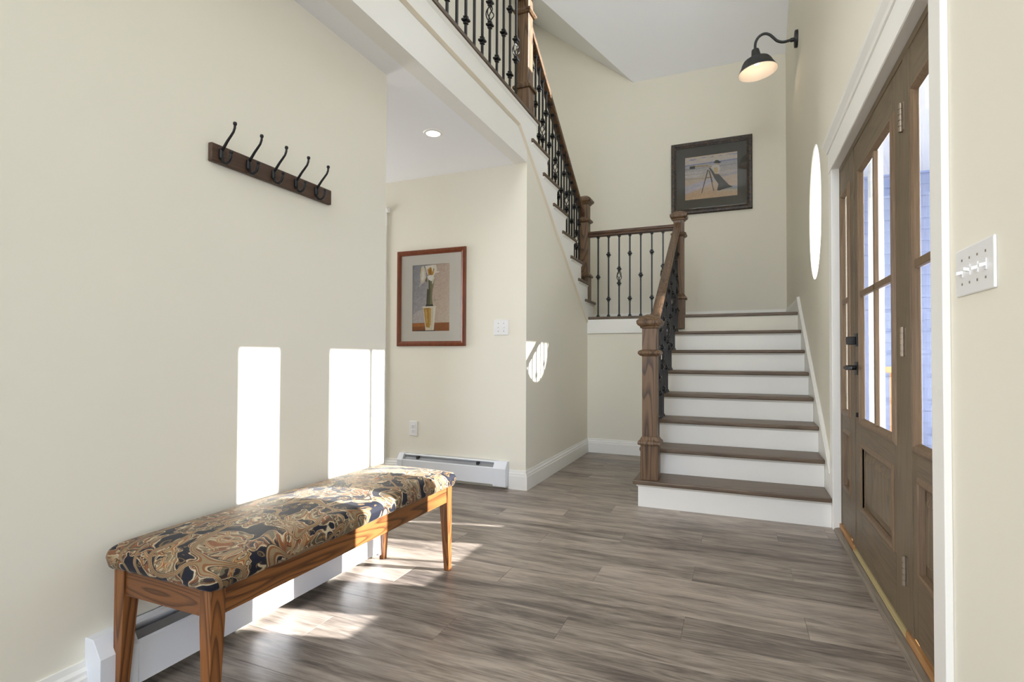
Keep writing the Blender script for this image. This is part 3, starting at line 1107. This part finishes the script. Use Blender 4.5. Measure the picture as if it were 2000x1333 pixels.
RP = [(-.030, .004), (-.024, 0), (.024, 0), (.030, .004), (.032, .018), (.026, .026), (.030, .034), (.031, .046), (.022, .057), (.008, .061), (-.008, .061), (-.022, .057), (-.031, .046), (-.030, .034), (-.026, .026), (-.032, .018)]
SLP2 = R2 / RUN2

# lower flight railing
XN = -.547
lr = thing('stair_railing', (XN, 4.6, 0), 'sloping railing with brown rail and black iron balusters beside the lower steps', 'railing')
newel(lr, XN, 3.705, R1, .435, 1.03, 1.292)
newel(lr, -.538, 5.538, ZL - .14, 1.60, 2.222, 2.462)
zr = lambda y: 1.128 + (y - 3.753) * slope          # underside of the rail
B().sweep(RP, (XN, 3.745, zr(3.745)), (XN, 5.492, zr(5.492))).build('handrail', 'rail', lr)
i = 0
for k in range(0, 7):
    for q in range(3):
        y = Y1 + k * RUN + .005 + q * RUN / 3
        if y < 3.80 or y > 5.47:
            continue
        baluster(lr, XN, y, (k + 1) * R1, zr(y) + .004, PATTERN[i % 4])
        i += 1

# landing railing
lrr = thing('stair_railing', (-1.02, 5.52, ZL), 'short level railing across the landing between two newels', 'railing')
newel(lrr, -1.503, 5.530, ZL + R2, 1.868, 2.452, 2.722)
B().sweep(RP, (-1.458, 5.525, 2.272), (-.584, 5.525, 2.272)).build('handrail', 'railx', lrr)
for q in range(7):
    baluster(lrr, -1.355 + q * .1107, 5.525, ZL, 2.274, ('single', 'double', 'basket', 'double')[q % 4])

# upper flight railing
XB = -1.520
ur = thing('stair_railing', (XB, 4.6, 1.6), 'steep railing climbing the upper stair flight against the back wall', 'railing')
zu = lambda y: 2.49 + (5.48 - y) * SLP2
B().sweep(RP, (XB, 5.478, zu(5.478)), (XB, 3.855, zu(3.855))).build('handrail', 'rail', ur)
i = 0
for k in range(2, 8):
    yn = YN1 - RUN2 * (k - 1)
    for q in range(3):
        y = yn - .055 - q * RUN2 / 3
        if y > 5.44 or y < 3.90:
            continue
        baluster(ur, XB, y, ZL + k * R2, zu(y) + .004, PATTERN[i % 4])
        i += 1

# balcony railing
br = thing('balcony_railing', (XB, 2.4, Z2), 'level balcony railing with black balusters above the hall ceiling', 'railing')
newel(br, -1.513, 3.802, Z2, 3.075, 3.655, 3.98)
B().sweep(RP, (XB, 3.755, 3.735), (XB, -1.2, 3.735)).build('handrail', 'rail', br)
bx('floor_nosing', 'treadY', br, XS - .10, XO, YREAR + .01, 3.943, Z2 - .028, Z2 + .001, .006)
B().prism([(XS + .0125, Z2 - .029), (XS + .024, Z2 - .029), (XS + .021, Z2 - .036), (XS + .0125, Z2 - .050)], 'Y', YREAR + .01, 3.925).build('cove', 'trim', br)
q = 0
y = 3.640
while y > -1.0:
    baluster(br, XB, y, Z2, 3.737, ('basket', 'double', 'single', 'double')[q % 4])
    y -= .1135
    q += 1

# ------------------------------------------------------------------ bench
bn = thing('bench', (-1.44, 1.6, 0), 'long oak bench with a paisley cushion against the left wall', 'bench')
BX0, BX1, BY0, BY1 = -1.632, -1.240, .965, 2.212
for sx, sy in ((0, 0), (1, 0), (0, 1), (1, 1)):
    xa = BX0 if sx == 0 else BX1
    ya = BY0 if sy == 0 else BY1
    dx, dy = (1 if sx == 0 else -1), (1 if sy == 0 else -1)

    def sec(z, w):
        xs_, ys_ = sorted((xa, xa + dx * w)), sorted((ya, ya + dy * w))
        return [(xs_[0], ys_[0], z), (xs_[1], ys_[0], z), (xs_[1], ys_[1], z), (xs_[0], ys_[1], z)]
    vs = sec(0, .026) + sec(.31, .043) + sec(.395, .043)
    fs = [(3, 2, 1, 0), (8, 9, 10, 11)]
    for r in range(2):
        for j_ in range(4):
            q = (j_ + 1) % 4
            fs.append((r * 4 + j_, r * 4 + q, r * 4 + 4 + q, r * 4 + 4 + j_))
    B().add(vs, fs).build('leg', 'benchv', bn, .002)
bx('side_apron', 'benchy', bn, BX1 - .026, BX1 - .004, BY0 + .042, BY1 - .042, .322, .392, .0015)
bx('side_apron', 'benchy', bn, BX0 + .004, BX0 + .026, BY0 + .042, BY1 - .042, .322, .392, .0015)
bx('end_apron', 'benchx', bn, BX0 + .042, BX1 - .042, BY0 + .006, BY0 + .028, .322, .392, .0015)
bx('end_apron', 'benchx', bn, BX0 + .042, BX1 - .042, BY1 - .028, BY1 - .006, .322, .392, .0015)


def cushion():
    bm = bmesh.new()
    bmesh.ops.create_cube(bm, size=2)
    bmesh.ops.subdivide_edges(bm, edges=bm.edges, cuts=27, use_grid_fill=True)
    hx, hy, hz, r = .224, .640, .034, .033
    for v in bm.verts:
        p = v.co
        # denser towards the edges
        q = Vector((math.sin(p.x * pi / 2) * hx, math.sin(p.y * pi / 2) * hy, math.sin(p.z * pi / 2) * hz))
        core = Vector((max(-(hx - r), min(hx - r, q.x)), max(-(hy - r), min(hy - r, q.y)), max(-(hz - r), min(hz - r, q.z))))
        dlt = q - core
        if dlt.length > 1e-6:
            mx_ = max(abs(dlt.x), abs(dlt.y), abs(dlt.z))
            q = core + dlt.normalized() * mx_ if mx_ > 0 else q
        u, w = q.x / hx, q.y / hy
        if q.z > 0:
            q.z += .026 * (1 - abs(u) ** 2.0) * (1 - abs(w) ** 5)
            q.z *= 1 - .10 * (max(0, abs(w) - .9) / .1)
        else:
            q.z = -hz + (q.z + hz) * .5
            pk = .004 * sin(q.y * 190) * (1 if abs(u) > .8 else 0) + .004 * sin(q.x * 170) * (1 if abs(w) > .95 else 0)
            q.z += pk * .5
            s_ = 1 - .035 * min(1, (-(q.z)) / hz)
            q.x *= s_
            q.y *= 1 - .010 * min(1, (-(q.z)) / hz)
        v.co = q
    me = bpy.data.meshes.new('cushion')
    bm.to_mesh(me)
    bm.free()
    for p in me.polygons:
        p.use_smooth = True
    me.materials.append(M['paisley'])
    o = bpy.data.objects.new('cushion', me)
    COL.objects.link(o)
    o.parent = bn
    org = ORG[bn.name]
    o.location = (-1.434 - org[0], 1.583 - org[1], .428 - org[2])
    return o


cushion()

# ------------------------------------------------------------------ baseboard heaters
def heater(label, loc, rotz, length):
    """length runs along local +X, wall at local y = 0, room towards local -y"""
    h = thing('baseboard_heater', (0, 0, 0), label, 'heater', 'white baseboard heaters')
    d, z0, z1 = .068, .036, .203
    cw = .105
    # front cover
    B().prism([(-d, z0), (-d, .157), (-d + .006, .163), (-d + .004, .163), (-d + .003, .157), (-d + .003, z0)], 'X', cw, length - .05).build('front_cover', 'heater', h)
    bx('back_panel', 'heater', h, .01, length - .01, -.004, 0, .03, z1)
    B().prism([(0, z1), (-.026, z1), (-.034, z1 - .006), (-.034, z1 - .010), (0, z1 - .010)], 'X', cw, length - .05).build('top_hood', 'heater', h)
    B().prism([(-.036, .178), (-.060, .158), (-.058, .155), (-.036, .174)], 'X', cw, length - .05).build('damper', 'fin', h)
    bx('element', 'dark_slot', h, cw * .5, length - .04, -.056, -.006, .06, .150)
    for q in (.24, .80):
        bx('bracket', 'dark_slot', h, length * q, length * q + .022, -.050, -.030, .160, .190)
    cap = [(0, .022), (-d - .003, .022), (-d - .003, .156), (-.036, z1 + .003), (0, z1 + .003)]
    B().prism(cap, 'X', 0, cw).build('end_cap', 'heater', h, .002)
    B().prism(cap, 'X', length - .05, length).build('end_cap', 'heater', h, .002)
    h.location = loc
    h.rotation_euler = (0, 0, rotz)
    return h


# left wall: local +X -> world +Y, local -y -> world +X
heater('long baseboard heater behind the bench on the left wall', (XL, .925, 0), pi / 2, 1.29)
hh = heater('short baseboard heater below the flower print', (-1.603, YF, 0), 0, .97)
hh.location = (-1.603 - .97, YF, 0)

# mirror the end caps on the hall heater: wide cap at the right end
for o in list(hh.children):
    o.scale = (-1, 1, 1)
    o.location = (.97, 0, 0)
    o.data.flip_normals()

# ------------------------------------------------------------------ coat rack
cr = thing('coat_rack', (XL, 1.573, 1.675), 'dark wooden coat rack with five black hooks on the left wall', 'coat rack')
bx('board', 'rack', cr, XL, XL + .019, 1.278, 1.869, 1.675, 1.740, .004)
hb = B()
xo = .019
hb.lathe([(.0055, 0), (.0085, .004), (.0085, .032), (.0055, .036)], (xo + .004, 0, -.020), n=10)
hb.tube([(xo + .006, 0, .008), (xo + .018, 0, .022), (xo + .034, 0, .040), (xo + .050, 0, .055), (xo + .062, 0, .067), (xo + .068, 0, .080), (xo + .069, 0, .092)], [.0055, .005, .0045, .0042, .004, .004, .004], 8)
hb.lathe([(.001, -.007), (.0055, -.005), (.007, 0), (.0055, .005), (.001, .007)], (xo + .069, 0, .095), n=10)
hb.tube([(xo + .006, 0, -.012), (xo + .010, 0, -.026), (xo + .020, 0, -.037), (xo + .033, 0, -.039), (xo + .045, 0, -.031), (xo + .052, 0, -.017), (xo + .053, 0, -.004)], [.0055, .0052, .005, .0048, .0046, .0046, .0046], 8)
hb.lathe([(.001, -.006), (.0055, -.004), (.0068, 0), (.0055, .004), (.001, .006)], (xo + .053, 0, -.002), n=10)
hme = hb.mesh('hook', 'black', smooth=True)
for y in (1.313, 1.426, 1.542, 1.657, 1.770):
    put('hook', hme, cr, (0, y - 1.573, .034))

# ------------------------------------------------------------------ wall plates
def plate(name, label, cat, wall, a, z, w, h, gangs, group=None):
    """wall: ('X', plane, sign) or ('Y', plane, sign); a = centre along the wall"""
    ax, pl, sg = wall
    loc = (pl, a, z) if ax == 'X' else (a, pl, z)
    t = thing(name, loc, label, cat, group)

    def pb(nm, da0, da1, dz0, dz1, d0, d1, mat='plate', bev=.0008, par=None):
        lo, hi = sorted((pl + sg * d0, pl + sg * d1))
        if ax == 'X':
            return bx(nm, mat, par or t, lo, hi, a + da0, a + da1, z + dz0, z + dz1, bev)
        return bx(nm, mat, par or t, a + da0, a + da1, lo, hi, z + dz0, z + dz1, bev)
    pb('cover', -w / 2, w / 2, -h / 2, h / 2, 0, .0065, bev=.004)
    for g_ in gangs:
        ca, kind = g_
        if kind == 'toggle':
            pb('bezel', ca - .006, ca + .006, -.013, .013, .0065, .0085)
            lo = B()
            o_ = (-.011, -.001)
            pts_ = [(.007, -.004), (.007, .004), (.020, .001), (.020, -.007)] if random.random() < .5 else [(.007, .004), (.007, -.004), (.020, -.001), (.020, .007)]
            if ax == 'X':
                lo.prism([(pl + sg * u, z + v_) for u, v_ in pts_], 'Y', a + ca - .0042, a + ca + .0042)
            else:
                lo.prism([(pl + sg * u, z + v_) for u, v_ in pts_], 'X', a + ca - .0042, a + ca + .0042)
            lo.build('toggle', 'plate', t)
            for zz in (-.030, .030):
                pb('screw', ca - .003, ca + .003, zz - .003, zz + .003, .0065, .0075, 'nickel')
        else:
            for zz in (-.020, .020):
                s_ = pb('socket', ca - .016, ca + .016, zz - .013, zz + .013, .0065, .0095, bev=.003)
                for da in (-.0065, .0065):
                    pb('slot', ca + da - .0010, ca + da + .0010, zz - .002, zz + .006, .0094, .0098, 'dark_slot', 0, s_)
                pb('slot', ca - .002, ca + .002, zz - .009, zz - .006, .0094, .0098, 'dark_slot', 0, s_)
            pb('screw', ca - .002, ca + .002, -.002, .002, .0065, .0080, 'nickel')
    return t


plate('light_switch', 'white four-toggle switch plate on the wall right of the front door', 'switch', ('X', XR, -1), 1.598, 1.216, .222, .118, [(-.069 + .046 * q, 'toggle') for q in range(4)])
plate('light_switch', 'white two-toggle switch plate right of the flower print', 'switch', ('Y', YF, -1), -1.673, 1.226, .122, .119, [(-.023, 'toggle'), (.023, 'toggle')])
plate('power_outlet', 'white wall outlet above the hall heater', 'outlet', ('Y', YF, -1), -2.46, .407, .076, .122, [(0, 'socket')])

# ------------------------------------------------------------------ framed pictures
def picture(label, x0, x1, z0, z1, yw, fwid, mwx, mwz, fmat, mmat, shapes, fd=.022, group='framed prints on the walls'):
    """hangs on a wall facing -Y at y = yw"""
    t = thing('framed_picture', ((x0 + x1) / 2, yw, z0), label, 'picture', group)
    # four mitred frame members
    def member(p):
        vs = []
        for d in (0, 1):
            for (x, z) in p:
                vs.append((x, yw - (fd if d else .0), z))
        n_ = 4
        # p = outer0, outer1, inner1, inner0 ; raised profile in the middle
        return vs
    o = [(x0, z0), (x1, z0), (x1, z1), (x0, z1)]
    i_ = [(x0 + fwid, z0 + fwid), (x1 - fwid, z0 + fwid), (x1 - fwid, z1 - fwid), (x0 + fwid, z1 - fwid)]
    for a in range(4):
        c = (a + 1) % 4
        lv = [(0, 0), (0, fd * .8), (.15, fd), (.55, fd), (.85, fd * .72), (1, fd * .62), (1, .002)]
        vs = []
        for u, dd in lv:
            for q in (a, c):
                vs.append((o[q][0] + (i_[q][0] - o[q][0]) * u, yw - dd, o[q][1] + (i_[q][1] - o[q][1]) * u))
        m_ = len(lv)
        fs = [(2 * r, 2 * r + 1, (2 * r + 3) % (2 * m_), (2 * r + 2) % (2 * m_)) for r in range(m_)]
        fs += [tuple(2 * r for r in range(m_)), tuple(2 * r + 1 for r in range(m_ - 1, -1, -1))]
        B().add(vs, fs).build('frame_member', fmat, t)
    bx('backing', mmat, t, x0 + fwid * .5, x1 - fwid * .5, yw - .006, yw - .001, z0 + fwid * .5, z1 - fwid * .5)
    px0, px1, pz0, pz1 = x0 + mwx, x1 - mwx, z0 + mwz, z1 - mwz
    b = B()
    mo = [(x0 + fwid * .9, z0 + fwid * .9), (x1 - fwid * .9, z0 + fwid * .9), (x1 - fwid * .9, z1 - fwid * .9), (x0 + fwid * .9, z1 - fwid * .9)]
    mi = [(px0, pz0), (px1, pz0), (px1, pz1), (px0, pz1)]
    vs = [(x, yw - .0095, z) for x, z in mo] + [(x, yw - .0095, z) for x, z in mi] + [(x, yw - .0072, z) for x, z in mi]
    fs = [(k, (k + 1) % 4, 4 + (k + 1) % 4, 4 + k) for k in range(4)] + [(4 + k, 4 + (k + 1) % 4, 8 + (k + 1) % 4, 8 + k) for k in range(4)]
    b.add(vs, fs).build('mat', mmat, t)
    # flat print: layered colour shapes
    vs, fs, cols = [], [], []
    for li, (poly, col) in enumerate(shapes):
        o0 = len(vs)
        for u, v in poly:
            vs.append((px0 + (px1 - px0) * u, yw - .0066 - li * .000012, pz0 + (pz1 - pz0) * v))
        fs.append(tuple(range(o0, o0 + len(poly))))
        cols.append(col)
    me = bpy.data.meshes.new('print')
    org = ORG[t.name]
    me.from_pydata([(p[0] - org[0], p[1] - org[1], p[2] - org[2]) for p in vs], [], fs)
    ca = me.color_attributes.new('Col', 'FLOAT_COLOR', 'CORNER')
    for p, c in zip(me.polygons, cols):
        for k, li in enumerate(p.loop_indices):
            cc = c[k] if isinstance(c, list) else c
            ca.data[li].color = srgb(*cc)
    me.materials.append(M['print'])
    po = bpy.data.objects.new('print', me)
    COL.objects.link(po)
    po.parent = t
    bx('glazing', 'picglass', t, x0 + fwid * .85, x1 - fwid * .85, yw - .0118, yw - .0108, z0 + fwid * .85, z1 - fwid * .85)
    return t


def R_(u0, v0, u1, v1):
    return [(u0, v0), (u1, v0), (u1, v1), (u0, v1)]


def ell(cu, cv_, a, b_, rot=0, n=18):
    return [(cu + a * cos(2 * pi * i / n) * cos(rot) - b_ * sin(2 * pi * i / n) * sin(rot), cv_ + a * cos(2 * pi * i / n) * sin(rot) + b_ * sin(2 * pi * i / n) * cos(rot)) for i in range(n)]


flower = [
    (R_(0, .12, .40, 1), [(178, 172, 172), (186, 178, 172), (152, 152, 156), (146, 147, 152)]),
    (R_(.38, .12, .56, 1), [(186, 178, 172), (214, 194, 172), (205, 184, 166), (152, 152, 156)]),
    (R_(.55, .12, 1, 1), [(214, 194, 172), (220, 204, 184), (206, 186, 170), (205, 184, 166)]),
    ([(0, .12), (.38, .14), (.34, .34), (.12, .30), (0, .24)], (196, 188, 184)),
    (R_(0, 0, 1, .125), [(128, 72, 28), (150, 84, 34), (160, 94, 42), (150, 88, 38)]),
    ([(.0, .07), (.34, .075), (.34, .115), (0, .12)], (178, 108, 46)),
    ([(.10, 0), (.62, 0), (.60, .02), (.12, .012)], (52, 38, 32)),
    # stems
    ([(.38, .38), (.43, .38), (.44, .62), (.40, .64), (.385, .5)], (84, 80, 58)),
    ([(.42, .37), (.56, .37), (.525, .55), (.545, .70), (.57, .80), (.43, .80), (.45, .6)], (128, 122, 86)),
    ([(.43, .37), (.48, .37), (.485, .6), (.47, .78), (.44, .78)], (92, 90, 62)),
    ([(.52, .42), (.55, .60), (.60, .78), (.61, .84), (.57, .80), (.53, .62)], (150, 142, 106)),
    ([(.35, .36), (.58, .36), (.55, .405), (.47, .395), (.38, .41)], (60, 52, 42)),
    # pot
    ([(.29, .36), (.64, .36), (.585, .012), (.36, .012)], (226, 214, 186)),
    ([(.31, .345), (.48, .35), (.475, .05), (.375, .06)], (190, 142, 52)),
    ([(.34, .33), (.39, .33), (.42, .12), (.385, .12)], (212, 172, 92)),
    ([(.45, .34), (.51, .34), (.50, .08), (.46, .10)], (206, 164, 84)),
    ([(.575, .35), (.63, .35), (.578, .02), (.55, .02)], (240, 234, 222)),
    ([(.28, .355), (.645, .355), (.645, .372), (.28, .372)], (238, 230, 212)),
    # bud and bloom
    ([(.22, .74), (.30, .72), (.37, .79), (.36, .90), (.30, .985), (.24, .97), (.20, .86)], (222, 212, 192)),
    ([(.24, .78), (.29, .76), (.33, .82), (.30, .94), (.26, .90)], (238, 232, 218)),
    ([(.21, .86), (.24, .97), (.22, .98), (.19, .90)], (168, 150, 110)),
    ([(.34, .76), (.40, .74), (.38, .82)], (120, 96, 56)),
    ([(.17, .66), (.24, .70), (.32, .74), (.22, .74)], (206, 196, 188)),
    ([(.34, .98), (.40, .86), (.47, .80), (.58, .82), (.66, .92), (.64, .985), (.56, .99), (.50, .985), (.42, .985)], (236, 228, 210)),
    ([(.40, .92), (.43, .84), (.50, .82), (.57, .85), (.59, .93), (.52, .96), (.46, .95)], (196, 148, 66)),
    ([(.44, .90), (.48, .83), (.52, .83), (.50, .95)], (168, 116, 44)),
    ([(.50, .965), (.535, .985), (.57, .97), (.545, .88)], (242, 236, 220)),
    ([(.40, .82), (.47, .84), (.58, .83), (.58, .79), (.52, .745), (.44, .77)], (244, 240, 230)),
    ([(.60, .90), (.74, .885), (.70, .868), (.60, .865)], (236, 228, 216)),
    ([(.53, .70), (.56, .72), (.60, .80), (.57, .84), (.54, .78)], (232, 224, 206)),
    ([(.56, .46), (.62, .44), (.64, .48), (.58, .48)], (190, 176, 160)),
]
picture('print of white lilies in an ochre pot in a reddish wooden frame', -2.622, -1.978, 1.084, 1.873, YF, .040, .147, .122, 'frame_red', 'mat_white', flower)

sand, sea1, sea2 = (206, 178, 146), (176, 172, 168), (160, 160, 168)
beach = [
    (R_(0, .80, 1, 1), [(196, 190, 188), (194, 188, 186), (208, 192, 172), (206, 190, 170)]),
    (R_(0, .50, 1, .82), [(186, 176, 160), (186, 176, 162), (168, 166, 172), (168, 166, 174)]),
    (R_(0, 0, 1, .51), [(204, 172, 138), (206, 178, 148), (190, 176, 158), (186, 172, 152)]),
    ([(0, .795), (1, .81), (1, .845), (0, .825)], (138, 142, 166)),
    ([(.06, .93), (.16, .91), (.24, .945), (.14, .955)], (150, 152, 178)),
    ([(.30, .955), (.40, .94), (.42, .96), (.34, .97)], (156, 158, 182)),
    ([(.46, .95), (.56, .935), (.55, .965)], (152, 154, 178)),
    ([(.62, .945), (.72, .94), (.70, .965)], (156, 156, 180)),
    ([(.76, .955), (1, .93), (1, .97), (.82, .97)], (166, 166, 184)),
    ([(0, .70), (.40, .71), (.46, .725), (0, .735)], (148, 146, 150)),
    ([(.55, .70), (1, .72), (1, .735), (.6, .725)], (150, 150, 158)),
    ([(0, .62), (.30, .60), (.40, .63), (.2, .65), (0, .65)], (196, 190, 190)),
    ([(0, .54), (.22, .52), (.36, .56), (.15, .575), (0, .57)], (200, 194, 194)),
    ([(.55, .56), (.8, .53), (1, .56), (1, .60), (.75, .58)], (194, 186, 184)),
    ([(0, .48), (.45, .46), (.5, .475), (0, .50)], (160, 148, 132)),
    ([(.5, .48), (1, .49), (1, .52), (.7, .505)], (160, 154, 156)),
    ([(0, .20), (.20, .27), (.45, .36), (.60, .40), (.60, .47), (.30, .40), (0, .33)], (178, 172, 182)),
    ([(0, .14), (.25, .22), (.5, .33), (.5, .37), (.2, .27), (0, .21)], (192, 184, 190)),
    ([(.72, .46), (1, .50), (1, .55), (.8, .50)], (170, 166, 178)),
    ([(.66, .40), (1, .44), (1, .48), (.78, .46)], (196, 180, 158)),
    ([(.60, .17), (1, .15), (1, .23), (.82, .235)], (158, 164, 172)),
    ([(.58, .12), (1, .09), (1, .15), (.62, .175)], (200, 184, 160)),
    # tripod and telescope
    ([(.435, .66), (.46, .66), (.332, .135), (.315, .135)], (74, 60, 48)),
    ([(.46, .64), (.475, .64), (.565, .155), (.548, .155)], (66, 54, 44)),
    ([(.41, .475), (.53, .465), (.53, .478), (.41, .49)], (78, 62, 50)),
    ([(.47, .63), (.485, .63), (.54, .36), (.525, .36)], (92, 74, 58)),
    ([(.10, .755), (.45, .745), (.45, .785), (.10, .79)], (150, 130, 92)),
    ([(.10, .775), (.45, .768), (.45, .785), (.10, .79)], (180, 162, 122)),
    ([(.09, .725), (.195, .72), (.195, .785), (.09, .785)], (36, 42, 38)),
    ([(.44, .745), (.52, .735), (.60, .64), (.58, .62), (.50, .70), (.43, .72)], (168, 146, 108)),
    # figure: skirt, blouse, hat
    ([(.46, .70), (.50, .69), (.57, .56), (.66, .52), (.74, .40), (.84, .26), (.92, .20), (.80, .185), (.66, .15), (.62, .16), (.645, .30), (.57, .44), (.50, .62)], (52, 50, 42)),
    ([(.57, .555), (.66, .53), (.64, .50), (.58, .52)], (104, 72, 44)),
    ([(.50, .70), (.54, .75), (.60, .755), (.66, .73), (.68, .66), (.66, .54), (.58, .545), (.56, .62), (.52, .66)], (206, 198, 192)),
    ([(.56, .68), (.62, .70), (.64, .60), (.60, .54), (.57, .58)], (198, 172, 118)),
    ([(.60, .755), (.64, .75), (.645, .80), (.60, .80)], (196, 164, 134)),
    ([(.55, .80), (.60, .79), (.67, .775), (.70, .80), (.66, .83), (.64, .855), (.59, .86), (.57, .83)], (42, 42, 36)),
]
picture('beach print of a figure at a long telescope in an ornate dark frame', -.764, .166, 2.779, 3.671, YB, .062, .165, .180, 'ornate', 'mat_grey', beach, fd=.03)

# ------------------------------------------------------------------ gooseneck wall lamp
LY = 5.6
lm = thing('wall_lamp', (XR, LY, 4.0), 'black gooseneck barn lamp high on the entrance wall', 'lamp')
B().lathe([(.077, 0), (.077, -.022), (.070, -.027)], (XR, LY, 4.0), 'X', 32).build('wall_plate', 'lamp_black', lm, smooth=True)
arm = [(XR - .018, LY, 3.998), (.47, LY, 3.999), (.42, LY, 3.994), (.385, LY, 4.0), (.350, LY, 4.020), (.325, LY, 4.050), (.295, LY, 4.085), (.262, LY, 4.107), (.230, LY, 4.110), (.196, LY, 4.093), (.172, LY, 4.058), (.163, LY, 4.02), (.163, LY, 3.965)]


def smooth_path(p, n_=4):
    out = []
    for i in range(len(p) - 1):
        p0, p1, p2, p3 = [Vector(p[max(0, min(len(p) - 1, i + d_))]) for d_ in (-1, 0, 1, 2)]
        for k in range(n_):
            t_ = k / n_
            out.append(.5 * ((2 * p1) + (-p0 + p2) * t_ + (2 * p0 - 5 * p1 + 4 * p2 - p3) * t_ ** 2 + (-p0 + 3 * p1 - 3 * p2 + p3) * t_ ** 3))
    out.append(Vector(p[-1]))
    return out


B().tube(smooth_path(arm), .0125, 12).build('gooseneck_arm', 'lamp_black', lm, smooth=True)
B().lathe([(.019, 0), (.019, -.04)], (.505, LY, 3.998), 'X', 16).build('arm_collar', 'lamp_black', lm, smooth=True)
cx, cz = .163, 3.975
prof = [(.001, .002), (.030, .0), (.034, -.006), (.042, -.062), (.044, -.074), (.052, -.080), (.085, -.092), (.118, -.112), (.133, -.135), (.145, -.165), (.176, -.222)]


def tilt(b, ang_=-.10):
    out = []
    for (x, y_, z) in b.v:
        dx, dz = x - cx, z - cz
        out.append((cx + dx * cos(ang_) + dz * sin(ang_), y_, cz - dx * sin(ang_) + dz * cos(ang_)))
    b.v = out
    return b


inner = [(r - .002, h - .003) for r, h in prof if r > .05]
sh = tilt(B().lathe(prof, (cx, LY, cz), 'Z', 40, cap=False)).build('shade', 'lamp_black', lm, smooth=True)
tilt(B().lathe([(.0, -.078)] + inner + [(.176, -.2225)], (cx, LY, cz), 'Z', 40, cap=False)).build('reflector', 'lamp_white', lm, smooth=True)
tilt(B().lathe([(.012, -.078), (.014, -.09), (.026, -.105), (.030, -.125), (.024, -.145), (.004, -.155)], (cx, LY, cz), 'Z', 16)).build('bulb', 'bulb', lm, smooth=True)
pl_ = bpy.data.lights.new('lamp_glow', 'POINT')
pl_.energy = 0.55
pl_.color = (1, .80, .60)
pl_.shadow_soft_size = .025
po = bpy.data.objects.new('lamp_glow', pl_)
COL.objects.link(po)
po.parent = lm
po.location = (cx + .012 - XR, 0, cz - .180 - 4.0)

# ------------------------------------------------------------------ recessed ceiling light
rl = thing('recessed_light', (-1.847, 3.011, H), 'small round recessed light in the hall ceiling', 'light')
B().lathe([(.046, -.001), (.046, -.006), (.060, -.005), (.064, -.0005)], (-1.847, 3.011, H), 'Z', 36, cap=False).build('trim_ring', 'trim', rl, smooth=True)
B().lathe([(.0465, -.003), (.0465, -.001)], (-1.847, 3.011, H), 'Z', 36).build('lens', 'led', rl)
sp = bpy.data.lights.new('recessed_glow', 'SPOT')
sp.energy = 3
sp.spot_size = radians(140)
sp.spot_blend = .8
sp.color = (1, .88, .70)
sp.shadow_soft_size = .045
so = bpy.data.objects.new('recessed_glow', sp)
COL.objects.link(so)
so.parent = rl
so.location = (0, 0, -.02)

# ------------------------------------------------------------------ hall doorway casing seen past the wall end
hc = thing('trim_4', (-3.2, YF, 0), 'white doorway casing half hidden behind the left wall', None, None, 'structure')
bx('side_casing', 'trim', hc, -2.83, -2.735, YF - .018, YF, 0, 2.10, .002)
bx('head_casing', 'trim', hc, -3.75, -2.73, YF - .020, YF, 2.101, 2.215, .002)
B().prism([(YF, 2.215), (YF - .024, 2.215), (YF - .05, 2.245), (YF - .05, 2.257), (YF, 2.257)], 'X', -3.78, -2.71).build('head_crown', 'trim', hc)
bx('door_leaf', 'trim', hc, -3.65, -2.832, YF - .006, YF, 0, 2.10)

# ------------------------------------------------------------------ porch outside
pf = struct(bx('floor_porch', 'deck', None, XR + T + .03, 3.2, -4, 9, -.16, -.06), 'grey porch deck outside the front door')
gr = struct(bx('ground_outside', 'deck', None, 3.2, 60, -40, 60, -.9, -.8), 'pale ground beyond the porch')
pw = thing('wall_wing', (2.0, 6.6, 0), 'blue grey clapboard wing beyond the porch', None, None, 'structure')
for i in range(30):
    z = -.1 + i * .115
    B().prism([(6.60, z), (6.58, z), (6.594, z + .118), (6.60, z + .118)], 'X', XR + T, 4.2).build('clapboard', 'siding', pw)
bx('sheathing', 'siding', pw, XR + T, 4.2, 6.601, 6.7, -.1, 3.5)
bm_z = 1.885 + .39 * (2.72 - .525)
rf = thing('porch_roof', (1.7, 3.5, 2.7), 'white porch roof with a deep beam over the entrance', 'roof')
bx('beam', 'post_white', rf, 2.62, 2.72, -3.5, 6.55, bm_z, bm_z + .22)
bx('soffit', 'post_white', rf, XR + T, 2.62, -3.5, 6.55, bm_z + .16, bm_z + .20)
bx('fascia', 'post_white', rf, 2.72, 2.74, -3.5, 6.55, bm_z + .02, bm_z + .30)
for (px, py, wd, lab) in ((2.66, 3.985, .15, 'thick white porch post standing under the outer beam'), (1.015, 5.02, .09, 'white square porch post seen through the door glass')):
    pt = thing('porch_post', (px, py, -.06), lab, 'post', 'porch posts')
    bx('shaft', 'post_white', pt, px - wd / 2, px + wd / 2, py - wd / 2, py + wd / 2, -.06, bm_z + (.16 if px < 2 else 0), .004)
    bx('plinth', 'post_white', pt, px - wd / 2 - .02, px + wd / 2 + .02, py - wd / 2 - .02, py + wd / 2 + .02, -.06, .12, .004)
pr2 = thing('porch_railing', (1.19, 5.3, -.06), 'tan cedar porch handrail seen through the lower door glass', 'railing')
bx('top_rail', 'cedar', pr2, 1.15, 1.24, 5.16, 5.46, .88, .93, .004)
bx('bottom_rail', 'cedar', pr2, 1.17, 1.22, 5.18, 5.44, .10, .14, .004)
bx('rail_post', 'cedar', pr2, 1.160, 1.230, 5.14, 5.19, -.06, .97, .004)
for i in range(2):
    bx('picket', 'cedar', pr2, 1.178, 1.212, 5.20 + i * .155, 5.235 + i * .155, .14, .88)
